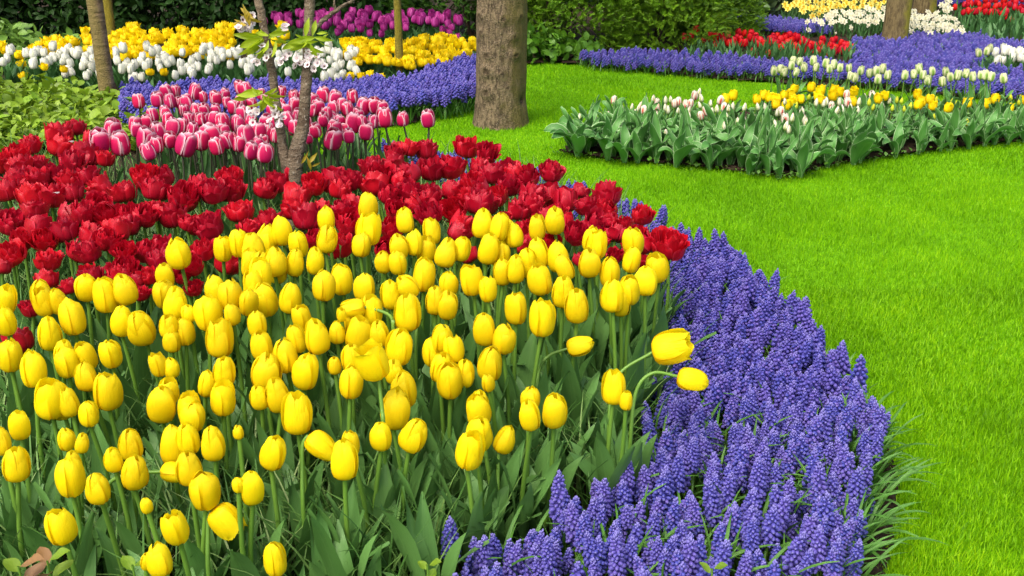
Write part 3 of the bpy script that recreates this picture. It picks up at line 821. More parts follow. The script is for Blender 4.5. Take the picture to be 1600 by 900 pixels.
for u, v in MIDY: mid_plant('chrome', 'short_yellow_tulip', u, v, 6.0 + (170 - v) * .011 + (.12 if u > 1400 else 0), .058 * rng.uniform(.9, 1.1), 4, ls=.62)
for u, v in MIDYG: mid_plant('ygreen', 'short_yellow_tulip', u, v, 6.0 + (170 - v) * .011 + (.12 if u > 1400 else 0), .042 * rng.uniform(.9, 1.1), 4, ls=.68)
for u, v in VIRI: mid_plant('viridi', 'green_flamed_tulip', u, v, 6.45 + (125 - v) * .008, .060 * rng.uniform(.9, 1.1), 2, stem='t', ls=.8)
# flowerless plants of broad leaves along the front of that bed
front = np.concatenate([poly_h([(885, 248), (960, 259), (1080, 268), (1180, 280), (1234, 287), (1290, 269), (1400, 251), (1500, 238), (1690, 222)], 0), poly_h([(1690, 198), (1500, 212), (1400, 220), (1290, 232), (1234, 243), (1100, 232), (960, 225), (890, 234)], 0)])
for p in scatter_poly(front, .088):
    clump('broad_leaf_clump', p, LEAVES['mid'], 5, rng.uniform(.85, 1.2) * (.8 if p[0] > 1.9 else 1), 'clump of curling grey-green tulip leaves at the front of the budding bed', 'leaf clump', 'leafy tulip plants along the budding bed')
inner = poly_h([(900, 232), (1234, 243), (1690, 198), (1700, 178), (1200, 180), (950, 215)], 0)
for p in scatter_poly(inner, .15):
    clump('broad_leaf_clump', p, LEAVES['mid'], 4, rng.uniform(.5, .72) * (.75 if p[0] > 1.7 else 1), 'clump of upright grey-green tulip leaves inside the budding bed', 'leaf clump', 'leafy tulip plants inside the budding bed')

# ------------------------------------------------------------------ far beds
def far_foliage(seed, h, nl, W, mat, stem_r=.004):
    rg = np.random.default_rng(seed)
    ts = [tri(tube([(0, 0, 0), (0, 0, h * .5), (0, 0, h)], stem_r, 5))]
    for k in range(nl):
        V, F, A = tri(leaf_t(int(rg.integers(9999)), h * rg.uniform(.7, 1.0), W * rg.uniform(.8, 1.2), rg.uniform(.06, .3), rg.uniform(.2, .9), .4, .03, .4, 3, 6))
        a = rg.uniform(0, 6.28)
        ts.append((V @ np.array([[math.cos(a), math.sin(a), 0], [-math.sin(a), math.cos(a), 0], [0, 0, 1]]), F, A))
    return mk('foliage', [(*merge(*ts), 0)], mat)
FOL = {k: [far_foliage(s + i, 1.0, n, W, LEAFF) for i in range(4)] for k, s, n, W in (('tulip', 300, 4, .10), ('daff', 400, 7, .030))}

def far_plant(name, heads, u, v, t, hpx, fol='tulip', tilt=None, hw=1.0):
    hc = at_z(u, v, t)
    hc[2] = max(hc[2], .06)
    hh = hpx * t / FPX
    Ls = max(.02, hc[2] - hh * .5 - .01)
    o = ob(name, FOL[fol][rng.integers(4)], None, (hc[0], hc[1], .01), (rng.normal(0, .03), rng.normal(0, .03), rng.uniform(0, 6.28)), (Ls * 1.0, Ls * 1.0, Ls))
    tl = tilt or (rng.normal(0, .15), rng.normal(0, .15))
    k = hh / Ls
    ob('flower', heads[rng.integers(len(heads))], o, (0, 0, 1), (tl[0], tl[1], rng.uniform(0, 6.28)), (k * hw, k * hw, k))
    reg(name, u, v, hpx, o)
    return o

def px_scatter(poly, sp, rg=None, sy=1.0):
    """points spread over an outline in the photo; sy < 1 packs rows closer"""
    P = np.array(poly, float); P[:, 1] /= sy
    Q = scatter_poly(P, sp, .38)
    Q[:, 1] *= sy
    return Q

def lz(x):  # front depth of the tulip rows of the left far bed
    return float(np.interp(x, [0, 550, 640, 740], [6.95, 6.95, 7.05, 7.5]))
WHITE_PX = parse('''16,79 11,90 3,97 40,82 52,84 57,80 50,100 67,82 73,98 80,72 86,88 95,95 84,90 97,83 105,78 103,92 115,85 110,98 100,113 114,112 118,82 125,80 127,104 133,97 143,103 145,92 131,92 149,72 134,118 143,80 158,115 160,122 179,82 187,94 190,107 193,75 201,109
200,97 210,100 220,120 207,124 224,88 226,102 233,72 237,80 250,77 250,90 261,89 247,98 251,106 264,98 273,117 285,110 286,82 299,95 281,100 297,111 308,104 312,79 311,88 322,109 329,73 335,84 326,92 341,93 350,82 358,84 357,101 372,84 377,98 388,95 390,107
300,116 372,78 388,110 400,75 412,80 420,92 430,100 437,85 447,78 450,112 458,90 462,70 470,80 478,95 486,100 495,78 505,82 502,98 508,72 520,82 525,90 532,83 543,88 548,78 552,84 546,102 526,104 515,94 517,115 505,119 528,120 558,110''')
for u, v in WHITE_PX:
    far_plant('white_tulip', HEADS['white'], u, v, lz(u) + (122 - v) * .006, 15.5 * rng.uniform(.85, 1.15))
for u, v in WHITE_PX[::2]:
    far_plant('white_tulip', HEADS['white'], u + 5, v - 4, lz(u) + (128 - v) * .006, 14.5 * rng.uniform(.85, 1.15))
GOLD = [(2, 70), (10, 78), (28, 86), (33, 100), (38, 118)] + [tuple(p) for p in px_scatter([(36, 80), (75, 60), (110, 62), (122, 78), (60, 85)], 10)] \
    + [tuple(p) for p in px_scatter([(128, 44), (150, 62), (185, 50), (205, 32), (222, 44), (245, 48), (290, 44), (300, 52), (330, 40), (362, 38), (362, 88), (300, 86), (240, 92), (205, 92), (128, 82)], 10)] \
    + [(440, 40), (448, 55), (396, 52), (405, 62), (430, 66)]
for u, v in GOLD:
    far_plant('golden_double_tulip', HEADS['golden'], u, v, lz(u) + .42 + (95 - v) * .008, 13 * rng.uniform(.85, 1.2))
for p in px_scatter([(526, 82), (545, 60), (590, 62), (620, 56), (680, 54), (742, 62), (748, 72), (730, 84), (690, 98), (640, 108), (615, 104), (600, 92), (560, 98)], 10.5):
    far_plant('golden_double_tulip', HEADS['golden'], p[0], p[1], lz(p[0]) + .1 + (108 - p[1]) * .008, 13.5 * rng.uniform(.85, 1.2))
for u, v in [(548, 118), (566, 118), (578, 115), (596, 120), (100, 108), (70, 104), (152, 92), (232, 112), (255, 112)]:
    far_plant('golden_double_tulip', HEADS['golden'], u, v, lz(u) - .03, 11)
for p in px_scatter([(392, 30), (440, 18), (520, 16), (580, 14), (640, 18), (700, 18), (722, 30), (715, 40), (660, 38), (600, 42), (545, 48), (520, 40), (470, 38), (400, 36)], 11):
    far_plant('purple_tulip', HEADS['purple'], p[0], p[1], 8.15 + (50 - p[1]) * .01, 15 * rng.uniform(.85, 1.15))
for u, v in [(581, 51), (593, 52), (528, 50), (707, 43), (703, 50), (718, 58), (692, 46), (636, 43)]:
    far_plant('purple_tulip', HEADS['purple'], u, v, 8.1, 12)
SCAR = parse('''1076,56 1088,46 1070,58 1100,63 1106,60 1109,51 1113,54 1119,58 1122,56 1118,69 1129,74 1130,57 1136,60 1138,67''') + [tuple(p) for p in px_scatter([(1126, 56), (1160, 46), (1185, 52), (1240, 52), (1262, 62), (1300, 60), (1336, 62), (1338, 76), (1325, 88), (1290, 84), (1250, 80), (1225, 76), (1180, 70), (1130, 66)], 8.6)] + parse('1200,88 1226,78 1176,86 1248,88 1333,96 1290,90')
for u, v in SCAR:
    far_plant('scarlet_tulip', HEADS['scarlet'], u, v, 8.42 + (92 - v) * .012, 12.5 * rng.uniform(.85, 1.2))
for p in px_scatter([(1486, 4), (1520, 0), (1560, -6), (1640, -6), (1640, 18), (1580, 18), (1530, 20), (1490, 16)], 8.5):
    far_plant('crimson_tulip', HEADS['scarlet'], p[0], p[1], 9.75 + (18 - p[1]) * .02, 10.5 * rng.uniform(.85, 1.15))
for u, v in [(1565, 21), (1570, 26), (1572, 23), (1581, 30), (1504, 19), (1523, 18)]:
    far_plant('crimson_tulip', HEADS['scarlet'], u, v, 9.7, 10)
for u, v in P4('1420,325 1440,365 1475,320 1500,315 1525,325 1550,320 1575,315 1600,330 1460,375 1490,300 1530,360 1580,360 1415,380 1640,325 1680,335 1620,365', 1200, 0):
    far_plant('white_tulip', HEADS['white'], u, v, 7.75 + (95 - v) * .01, 14 * rng.uniform(.9, 1.1))
for u, v in P4('1318,330 1370,320 1400,300', 1200, 0):
    far_plant('green_flamed_tulip', HEADS['viridi'], u, v, 7.7, 14)

def daffodil(seed, pm):
    rg = np.random.default_rng(seed)
    ts = []
    for k in range(6):
        a = k * 1.047 + rg.uniform(-.1, .1)
        V, F, A = leaf_t(int(rg.integers(9999)), .5, .17, 1.35, .25, .2, .04, .1, 3, 5, ([0, .3, .6, 1], [.4, 1, .85, .05]))
        c, s = math.cos(a), math.sin(a)
        ts.append(tri((V @ np.array([[c, s, 0], [-s, c, 0], [0, 0, 1]]), F, A)))
    th = np.linspace(0, 2 * math.pi, 9)[:-1]
    cup = [np.stack([np.cos(th) * r, np.sin(th) * r, np.full(8, z)], 1) for r, z in ((.07, .02), (.14, .18), (.19, .30))]
    V = np.concatenate(cup)
    A = np.zeros((24, 3)); A[:, 0] = np.repeat([.3, .6, 1], 8); A[:, 2] = .5
    return mk('flower', [(*merge(*ts), 0), (*tri((V, grid_faces(8, 3, True), A)), 1)], [pm, DAC if pm is DAY else DAW])
DW, DY = [daffodil(600 + i, DAW) for i in range(3)], [daffodil(650 + i, DAY) for i in range(3)]
def daff_tilt():
    return (rng.uniform(.7, 1.35), rng.normal(0, .45))
def far_daff(name, heads, u, v, t, hpx):
    hc = at_z(u, v, t); hc[2] = max(hc[2], .06)
    Ls = hc[2] - .01
    hh = hpx * t / FPX
    o = ob(name, FOL['daff'][rng.integers(4)], None, (hc[0], hc[1], .01), (0, 0, 0), (Ls, Ls, Ls))
    ob('flower', heads[rng.integers(3)], o, (0, 0, 1), (rng.uniform(.6, 1.4), rng.normal(0, .4), rng.normal(0, .5)), (hh / Ls,) * 3)
    reg(name, u, v, hpx, o)
for p in px_scatter([(1268, 30), (1300, 18), (1340, 12), (1390, 12), (1440, 18), (1470, 18), (1472, 0), (1484, 0), (1486, 22), (1508, 40), (1506, 52), (1480, 50), (1440, 48), (1420, 44), (1380, 36), (1330, 36), (1300, 36), (1275, 34)], 7.2):
    far_daff('white_daffodil', DW, p[0], p[1], 9.2 + (54 - p[1]) * .014, 11 * rng.uniform(.85, 1.2))
for u, v in [(1262, 34), (1263, 47), (1304, 52), (1329, 43), (1358, 40), (1424, 49), (1454, 52), (1500, 54), (1284, 37), (1349, 32), (1476, 40)]:
    far_daff('white_daffodil', DW, u, v, 9.15, 11)
for p in px_scatter([(1222, 10), (1240, -8), (1390, -8), (1390, 12), (1340, 14), (1300, 16), (1268, 26), (1250, 16), (1225, 16)], 7.2):
    far_daff('pale_yellow_daffodil', DY, p[0], p[1], 10.0 + (24 - p[1]) * .016, 11 * rng.uniform(.85, 1.2))

for poly, sp, lab, grp, sc_ in (([(1500, 66), (1530, 74), (1560, 80), (1660, 86), (1660, 36), (1490, 36)], .10, 'upright green tulip leaves below the crimson tulips in the far corner', 'leaf plants under the crimson tulips', .9),
                             ([(1075, 112), (1200, 110), (1335, 112), (1335, 92), (1080, 88)], .085, 'short green tulip leaves under the scarlet tulips above the blue band', 'leaf plants under the scarlet tulips', .62),
                             ([(1530, 134), (1660, 138), (1660, 112), (1530, 110)], .10, 'green tulip leaves under the white tulips beside the blue field', 'leaf plants under the right-hand white tulips', .62)):
    for p in scatter_poly(poly_h(poly, 0), sp):
        clump('low_leaf_clump', p, LEAVES['far'], 3, rng.uniform(.8, 1.1) * sc_, lab, 'leaf clump', grp)
# ------------------------------------------------------------------ grape hyacinths
def spike_mesh(seed, name='flower_spike', **k):
    W, F, A, core = spike_t(seed, **k)
    return mk(name, [(W, F, A, 0), (core[0], core[1], core[2], 0)], BELL)
SPK = [spike_mesh(700 + i, L=L, rad=r * .92, nb=int(n * 1.25)) for i, (L, r, n) in enumerate([(.078, .0115, 70), (.070, .0125, 66), (.088, .0112, 78), (.060, .0110, 54), (.080, .0130, 76), (.055, .0095, 46)])]
MST = variants('stem', stem_t, 3, STEM, r=.0022, bow=.004, n=4, ns=5)
WCN = ([0, .1, .5, .85, 1], [.8, 1, 1, .6, .02])
ML = [mk('leaf', [(*leaf_t(740 + i, L, W, a0, be, .8, .01, tw, 3, 10, WCN), 0)], MLEAF) for i, (L, W, a0, be, tw) in enumerate([(.17, .0036, .15, .7, .3), (.20, .0040, .3, 1.2, .3), (.15, .0034, .1, .5, .2), (.22, .0038, .45, 1.3, .4), (.18, .0040, .5, 1.5, .3)])]
P = scatter_poly(MUS, .0395, .5)
P = P[(noise2(P, 13, 5) > -.62) | (rng.random(len(P)) < .35) | (P[:, 0] < .22)]
P = P + rng.normal(0, .008, P.shape)
hz = .150 + .022 * noise2(P, 9, 3) + rng.normal(0, .016, len(P))
uu, vv, dd = to_px(np.concatenate([P, hz[:, None]], 1))
keep = (uu > -40) & (uu < 1640) & (vv < 960)
P, hz, uu, vv, dd = P[keep], hz[keep], uu[keep], vv[keep], dd[keep]
vis = (vv < 905) & (uu > 690)
order = np.argsort(np.where(vis, dd, 99))
ind = order[:300]
rest = order[300:]
def edge_dist(p):
    return np.min(np.linalg.norm(MUS_OUT - p, axis=1))
MO = np.concatenate([np.linspace(MUS_OUT[i], MUS_OUT[i + 1], 12) for i in range(len(MUS_OUT) - 1)])
for i in ind:
    p = P[i]
    e = bpy.data.objects.new('grape_hyacinth', None)
    e.empty_display_size = .02
    e.location = (p[0], p[1], .012)
    e.rotation_euler = (rng.normal(0, .11), rng.normal(0, .11), rng.uniform(0, 6.28))
    COL.objects.link(e)
    k = rng.integers(6)
    s = rng.uniform(.92, 1.28)
    Ls = hz[i] - .045
    ob('flower_spike', SPK[k], e, (0, 0, Ls), (0, 0, rng.uniform(0, 6.28)), (s, s, s))
    ob('stem', MST[rng.integers(3)], e, (0, 0, 0), (0, 0, 0), (1, 1, Ls + .01))
    d = np.linalg.norm(MO - p, axis=1)
    j = d.argmin()
    nl = 3
    if d[j] < .075:
        nl = int(rng.integers(5, 11))
    for q in range(nl):
        a = rng.uniform(0, 6.28)
        if nl > 2 and q > 1:
            dv = MO[j] - p
            nrm = MO[min(j + 1, len(MO) - 1)] - MO[max(j - 1, 0)]
            a = math.atan2(-nrm[0], nrm[1]) + rng.normal(0, 1.15) - e.rotation_euler.z
        lm = ML[rng.integers(0, 5)]
        q_ = rng.uniform(.7, 1.25)
        ob('leaf', lm, e, (0, 0, 0), (0, 0, a), (q_, q_, q_))
    reg('muscari', uu[i], vv[i], 60 / dd[i], e)

def drift(P, h, sps, srad, leafn, label, name='grape_hyacinths', lL=.14, lW=.0045, scale=1.0):
    """a mass of grape hyacinths as one object"""
    n = len(P)
    parts = []
    pick = rng.integers(len(sps), size=n)
    for k, T in enumerate(sps):
        m = pick == k
        if not m.any(): continue
        c = int(m.sum())
        W, F, A, core = T
        pos = np.concatenate([P[m], (h[m] - .045 * scale)[:, None]], 1)
        rt = rot_zt(rng.uniform(0, 6.28, c), rng.normal(0, .16, c), rng.uniform(0, 6.28, c))
        s = rng.uniform(.9, 1.2, c) * scale
        V2, F2, A2 = inst((W, F, A), pos, rt, s)
        A2[:, 2] = np.repeat(rng.random(c), len(W)) + np.tile(A[:, 2], c)
        parts.append((V2, F2, A2, 0))
        V3, F3, A3 = inst((core[0], core[1], core[2]), pos, rt, s)
        parts.append((V3, F3, A3, 0))
    L0 = tri(leaf_t(5, lL, lW, .15, .8, .5, .01, .2, 3, 6, WCN))
    c = n * leafn
    pos = np.concatenate([np.repeat(P, leafn, 0) + rng.normal(0, .012, (c, 2)), np.full((c, 1), .01)], 1)
    parts.append((*inst(L0, pos, rot_zt(rng.uniform(0, 6.28, c), rng.uniform(-.1, .5, c)), rng.uniform(.7, 1.15, c)), 1))
    return tag(ob(name, mk(name, parts, [BELL, MLEAF])), label, 'grape hyacinths', kind='stuff')
S1 = [spike_t(760 + i, L=L, rad=.0125, nb=46, bs=.0054, sub=0) for i, L in enumerate((.075, .066, .08))]
S2 = [spike_t(780 + i, L=L, rad=.014, nb=22, bs=.0085, sub=0) for i, L in enumerate((.07, .062))]
drift(P[rest], hz[rest], S1, 0, 2, 'blue grape hyacinths in the curving band between the red tulips and the lawn')
# left far band
LB_TOP = poly_h([(186, 138), (300, 131), (420, 128), (560, 126), (640, 118), (700, 98), (752, 82), (768, 95), (762, 130), (735, 142), (690, 152), (620, 158), (560, 168), (400, 175), (190, 178)], .15)
q = scatter_poly(LB_TOP, .043, .5)
drift(q, .150 + .02 * noise2(q, 7, 1) + rng.normal(0, .012, len(q)), S2, 0, 3, 'blue grape hyacinth band in front of the white and golden tulips', lL=.13)
RF_TOP = poly_h([(905, 84), (1000, 79), (1100, 84), (1200, 93), (1335, 98), (1330, 60), (1400, 54), (1540, 52), (1560, 62), (1620, 66), (1620, 78), (1545, 78), (1535, 100), (1620, 112), (1690, 100), (1690, 146), (1610, 142), (1500, 134), (1400, 126), (1300, 117), (1200, 110), (1100, 106), (1000, 98), (915, 92)], .09)
q = scatter_poly(RF_TOP, .047, .5)
drift(q, .092 + .014 * noise2(q, 7, 1) + rng.normal(0, .010, len(q)), S2, 0, 2, 'blue grape hyacinth field around the mossy trunk behind the budding bed', lL=.10, scale=.85)
q = scatter_poly(poly_h([(1118, 28), (1200, 26), (1290, 32), (1300, 46), (1240, 46), (1180, 40), (1130, 36)], .09), .045)
drift(q, .092 + .012 * noise2(q, 3, 1), S2, 0, 2, 'strip of blue grape hyacinths behind the scarlet tulips', lL=.10, scale=.9)
q = scatter_poly(poly_h([(1440, 2), (1620, 2), (1620, -40), (1400, -40)], .1), .06)
drift(q, .10 + .012 * noise2(q, 3, 1), S2, 0, 2, 'far blue grape hyacinths behind the crimson tulips and second mossy trunk', lL=.10, scale=1.0)

# loose crumbs on the bare soil edges
q = np.concatenate([MO[:, None, :] + rng.normal(0, .05, (len(MO), 60, 2)), ] ).reshape(-1, 2)
mb_ = np.concatenate([np.linspace(MIDB[i], MIDB[i + 1], 60) for i in range(8)])
q = np.concatenate([q, (mb_[:, None, :] + rng.normal(0, .03, (len(mb_), 8, 2))).reshape(-1, 2)])
q = q[inside(q, MAIN) | inside(q, MIDB)]
n = len(q)
V0, F0 = ico(0)
V0 = V0 * rng.uniform(.7, 1.25, (12, 1))
cs_ = np.exp(rng.normal(-5.6, .45, n))
tag(ob('soil_crumbs', mk('soil_crumbs', [(*inst((V0, F0, V0 * 0), np.concatenate([q, (.016 + cs_ * .3)[:, None]], 1), rot_zt(rng.uniform(0, 6.28, n), rng.uniform(0, 3, n)), np.stack([cs_, cs_ * .8, cs_ * .7], 1)), 0)], SOIL)), 'loose dark crumbs of soil along the bare bed edges', 'soil', kind='stuff')

# thin wild grass between the bulbs of the front bed
gb = poly_h([(-150, 420), (300, 400), (850, 330), (1035, 420), (1040, 600), (1000, 740), (880, 820), (700, 930), (690, 1000), (-150, 1000)], .05)
q = np.concatenate([scatter_poly(gb, .028), scatter_poly(gb, .03)])
n = len(q)
Tg = tri(leaf_t(9, 1.0, .008, .1, .9, .3, .0, .3, 3, 7, WCN))
parts = [(*inst(Tg, np.concatenate([q, np.full((n, 1), .01)], 1), rot_zt(rng.uniform(0, 6.28, n), rng.uniform(0, .5, n)), np.stack([rng.uniform(.14, .32, n)] * 3, 1)), 0)]
gb2 = poly_h([(-100, 260), (500, 260), (850, 290), (1000, 380), (850, 420), (-100, 500)], .05)
q = scatter_poly(gb2, .04); n = len(q)
parts.append((*inst(Tg, np.concatenate([q, np.full((n, 1), .01)], 1), rot_zt(rng.uniform(0, 6.28, n), rng.uniform(0, .5, n)), np.stack([rng.uniform(.14, .3, n)] * 3, 1)), 0))
tag(ob('wild_grass', mk('wild_grass', parts, GRASSY)), 'thin pale wild grass growing between the red and yellow tulips', 'grass', kind='stuff')

# ------------------------------------------------------------------ trees and shrubs
def round_leaf(L=1.0, W=.32, seed=3, nv=5):
    return tri(leaf_t(seed, L, W, .9, .6, .3, .05, .2, 3, nv, ([0, .15, .45, .8, 1], [.1, .6, 1, .55, .02])))

def trunk_mesh(name, foot, top, r0, r1, mat, knots=(), flare=.25, seed=0, ns=48, nv=90, rough=.03, curve=None):
    """foot at the origin; a tapering bole with root flare, ridges and knots"""
    rg = np.random.default_rng(seed)
    top = np.asarray(top, float)
    t = np.linspace(0, 1, nv)
    H = top[2]
    z = t * H
    th = np.arange(ns) / ns * 2 * math.pi
    r = (r0 + (r1 - r0) * t)[:, None] * (1 + flare * np.exp(-z / .10))[:, None] * np.ones(ns)[None]
    ph = rg.uniform(0, 6.3, 6)
    r *= 1 + rough * (np.sin(3 * th + ph[0])[None] + .6 * np.sin(7 * th + ph[1] + 2 * z[:, None]) + .5 * np.sin(13 * th + ph[2] - 3 * z[:, None])) * .5
    r *= 1 + rough * .6 * (np.sin(z * 9 + ph[3]) + np.sin(z * 23 + ph[4]))[:, None] * .4
    kn = np.zeros_like(r)
    for a, zz, amp, sg in knots:
        da = (th - a + math.pi) % (2 * math.pi) - math.pi
        d2 = (da[None] * r0) ** 2 / sg ** 2 + (z[:, None] - zz) ** 2 / (sg * .8) ** 2
        r += amp * np.exp(-d2) - abs(amp) * .9 * np.exp(-d2 * 7)
        kn = np.maximum(kn, np.exp(-d2 * 2.2))
    cx = top[0] * t + (curve[0] * np.sin(t * math.pi) if curve else 0)
    cyy = top[1] * t + (curve[1] * np.sin(t * math.pi) if curve else 0)
    V = np.stack([cx[:, None] + r * np.cos(th)[None], cyy[:, None] + r * np.sin(th)[None], z[:, None] * np.ones(ns)[None]], -1).reshape(-1, 3)
    return mk(name, [(V, grid_faces(ns, nv, True), np.repeat(kn.reshape(-1, 1), 3, 1), 0)], mat)

BARK = bark_mat('grey_brown_bark', (0.06, 0.043, 0.026), (0.24, 0.18, 0.105), (0.42, 0.35, 0.24), moss=(0.13, 0.11, 0.025), mossdir=(1, -.2, 0), sx=1.5, knot=0.75)
BARKM = bark_mat('mossy_bark', (0.09, 0.065, 0.03), (0.22, 0.17, 0.075), (0.3, 0.26, 0.13), moss=(0.30, 0.28, 0.02), mossdir=(1, -.25, 0))
BARKY = bark_mat('young_bark', (0.12, 0.075, 0.04), (0.27, 0.19, 0.11), (0.42, 0.35, 0.25), moss=(0.2, 0.16, 0.05), mossdir=(-.2, -1, 0), rings=True)
BARKG = bark_mat('green_young_bark', (0.10, 0.08, 0.02), (0.2, 0.17, 0.04), (0.3, 0.26, 0.1), moss=(0.24, 0.2, 0.02), mossdir=(0, -1, 0))
BARKC = bark_mat('cherry_bark', (0.075, 0.052, 0.032), (0.19, 0.15, 0.10), (0.42, 0.38, 0.30), rings=True)
CROWN = leaf_mat('spring_crown_leaf', (0.06, 0.17, 0.02), (0.13, 0.28, 0.03), trans=.3)

def tree(name, foot, r0, r1, H, bark, label, group=None, top=(0, 0), knots=(), seed=1, crown=900, flare=.25, curve=None):
    e = bpy.data.objects.new(name, None)
    e.location = (foot[0], foot[1], 0)
    COL.objects.link(e)
    ob('trunk', trunk_mesh('trunk', None, (top[0], top[1], H), r0, r1, bark, knots, flare, seed, curve=curve, ns=96 if r0 > .12 else 40, nv=300 if r0 > .12 else 90), e)
    rg = np.random.default_rng(seed + 50)
    cp = []
    for k in range(5):
        a = k * 1.257 + rg.uniform(-.3, .3)
        z0 = H * rg.uniform(.85, .99)
        st = np.array((top[0] * z0 / H, top[1] * z0 / H, z0))
        en = st + np.array((math.cos(a) * H * .28, math.sin(a) * H * .28, H * rg.uniform(.25, .45)))
        md = (st + en) / 2 + np.array((0, 0, .06 * H))
        tt = np.linspace(0, 2, 8)
        S = np.stack([interp(tt, [0, 1, 2], np.array([st[i], md[i], en[i]])) for i in range(3)], 1)
        ob('limb', mk('limb', [(*tube(S, np.linspace(r1 * .6, r1 * .12, 8), 8), 0)], bark), e)
        for c in (.6, .8, 1.0):
            cp.append(rg.normal(0, H * .09, (crown // 15, 3)) + S[int(c * 7)])
    cp = np.concatenate(cp)
    n = len(cp)
    ob('crown', mk('crown', [(*inst(round_leaf(), cp, rot_zt(rg.uniform(0, 6.28, n), rg.uniform(0, 1.4, n)), rg.uniform(.05, .09, n)), 0)], CROWN), e)
    tag(e, label, 'tree', group)
    return e
f = at_h(782, 194, 0)[0]
KN = [(-1.52, .62, .020, .030), (-2.55, .63, .022, .034), (-2.45, .54, .018, .026), (-1.05, .52, .016, .024), (-1.0, .42, .026, .030), (-2.15, .42, .020, .034), (-2.15, .33, .026, .046), (-1.52, .32, .012, .022), (-2.15, .21, .024, .042), (-.35, .15, -.02, .05), (-.75, .63, .018, .028), (-1.3, .24, .010, .02), (-2.7, .12, .014, .04), (-1.7, .48, .010, .02), (-1.5, 1.1, .02, .04), (-.9, 1.4, .02, .04), (-2.3, 1.6, .02, .04)]
tree('old_tree', f, .145, .135, 3.4, BARK, 'thick grey-brown tree trunk with knots standing on the lawn', knots=KN, flare=.16, seed=3, top=(.05, .05))
f = at_h(171, 166, .06)[0]
tree('young_tree', f, .047, .038, 3.2, BARKY, 'slender smooth brown trunk rising from ground cover before the white tulips', top=(-.06, .1), seed=5, crown=500, flare=.2)
f = at_z(182, 130, 7.9)
tree('young_tree', f, .036, .030, 3.2, BARKG, 'thin olive-green trunk close behind the slender brown trunk', top=(.02, .1), seed=6, crown=400, flare=.1)
f = at_z(626, 150, 7.35)
tree('young_tree', f, .026, .022, 3.0, BARKG, 'thin mossy trunk standing among the golden double tulips', top=(.0, .05), seed=8, crown=400, flare=.1)
f = at_h(1397, 66, .06)[0]
tree('mossy_tree', f, .100, .088, 3.6, BARKM, 'mossy trunk standing in the blue grape hyacinth field', top=(.06, .05), seed=9, crown=700, flare=.12)
f = at_h(1444, 16, .03)[0]
tree('mossy_tree', f, .11, .1, 3.6, BARKM, 'second mossy trunk behind the white daffodils', top=(0, .05), seed=11, crown=700, flare=.12)

# the young flowering cherry among the pink tulips
CLEAF = leaf_mat('cherry_leaf', (0.22, 0.38, 0.012), (0.44, 0.55, 0.02), edge=None, trans=.45, rough=.4)
CBRON = leaf_mat('bronze_cherry_leaf', (0.32, 0.22, 0.02), (0.42, 0.33, 0.02), trans=.35, rough=.4)
ZC = 3.95
cf = at_z(459, 300, ZC); cf[2] = 0
ch = bpy.data.objects.new('cherry_tree', None)
ch.location = cf
COL.objects.link(ch)
def cpath(pts, dz=0):
    Q = np.array([at_z(u, v, ZC + d) - cf for u, v, d in pts])
    tt = np.linspace(0, len(Q) - 1, 40)
    return np.stack([interp(tt, np.arange(len(Q)), Q[:, k]) for k in range(3)], 1)
def knobbly(S, r, seed, ns=14):
    rg = np.random.default_rng(seed)
    k = len(S)
    rr = np.interp(np.linspace(0, 1, k), np.linspace(0, 1, len(r)), r) * (1 + rg.normal(0, .045, k))
    V, F, A = tube(S + rg.normal(0, .0012, S.shape), rr, ns)
    return V, F, A
footp = cpath([(459, 300, 0), (459, 300, 0)])[0]
SB = np.concatenate([[[0, 0, 0], [0, 0, .12]], cpath([(459, 300, 0), (460, 262, 0), (466, 225, 0), (474, 190, 0), (478, 130, 0), (480, 90, 0), (483, 30, 0), (484, -60, 0), (488, -300, .1)])])
SA = cpath([(456, 288, -.01), (446, 255, 0), (440, 215, .02), (434, 180, .02), (428, 130, .02), (421, 90, .02), (412, 40, .02), (402, -10, .02), (380, -150, .1)])
ob('trunk', mk('trunk', [(*knobbly(SB, [.034, .032, .029, .023, .020, .0190, .0185, .018, .015], 1), 0), (*knobbly(SA, [.022, .018, .017, .0165, .016, .0155, .015, .014], 2), 0)], BARKC), ch)
ob('branch', mk('branch', [(*knobbly(cpath([(484, 50, 0), (510, 28, .02), (535, 10, .04), (556, -4, .06), (600, -60, .1)]), [.0095, .008, .006, .004], 3, 8), 0)], BARKC), ch)
ob('branch', mk('branch', [(*knobbly(cpath([(524, 14, .03), (522, 4, .03), (524, -30, .03)]), [.004, .003], 4, 6), 0)], BARKC), ch)
ob('twig', mk('twig', [(*knobbly(cpath([(442, 170, 0), (440, 185, -.03), (450, 205, -.02), (462, 212, 0)]), [.004, .003], 5, 6), 0)], BARKC), ch)
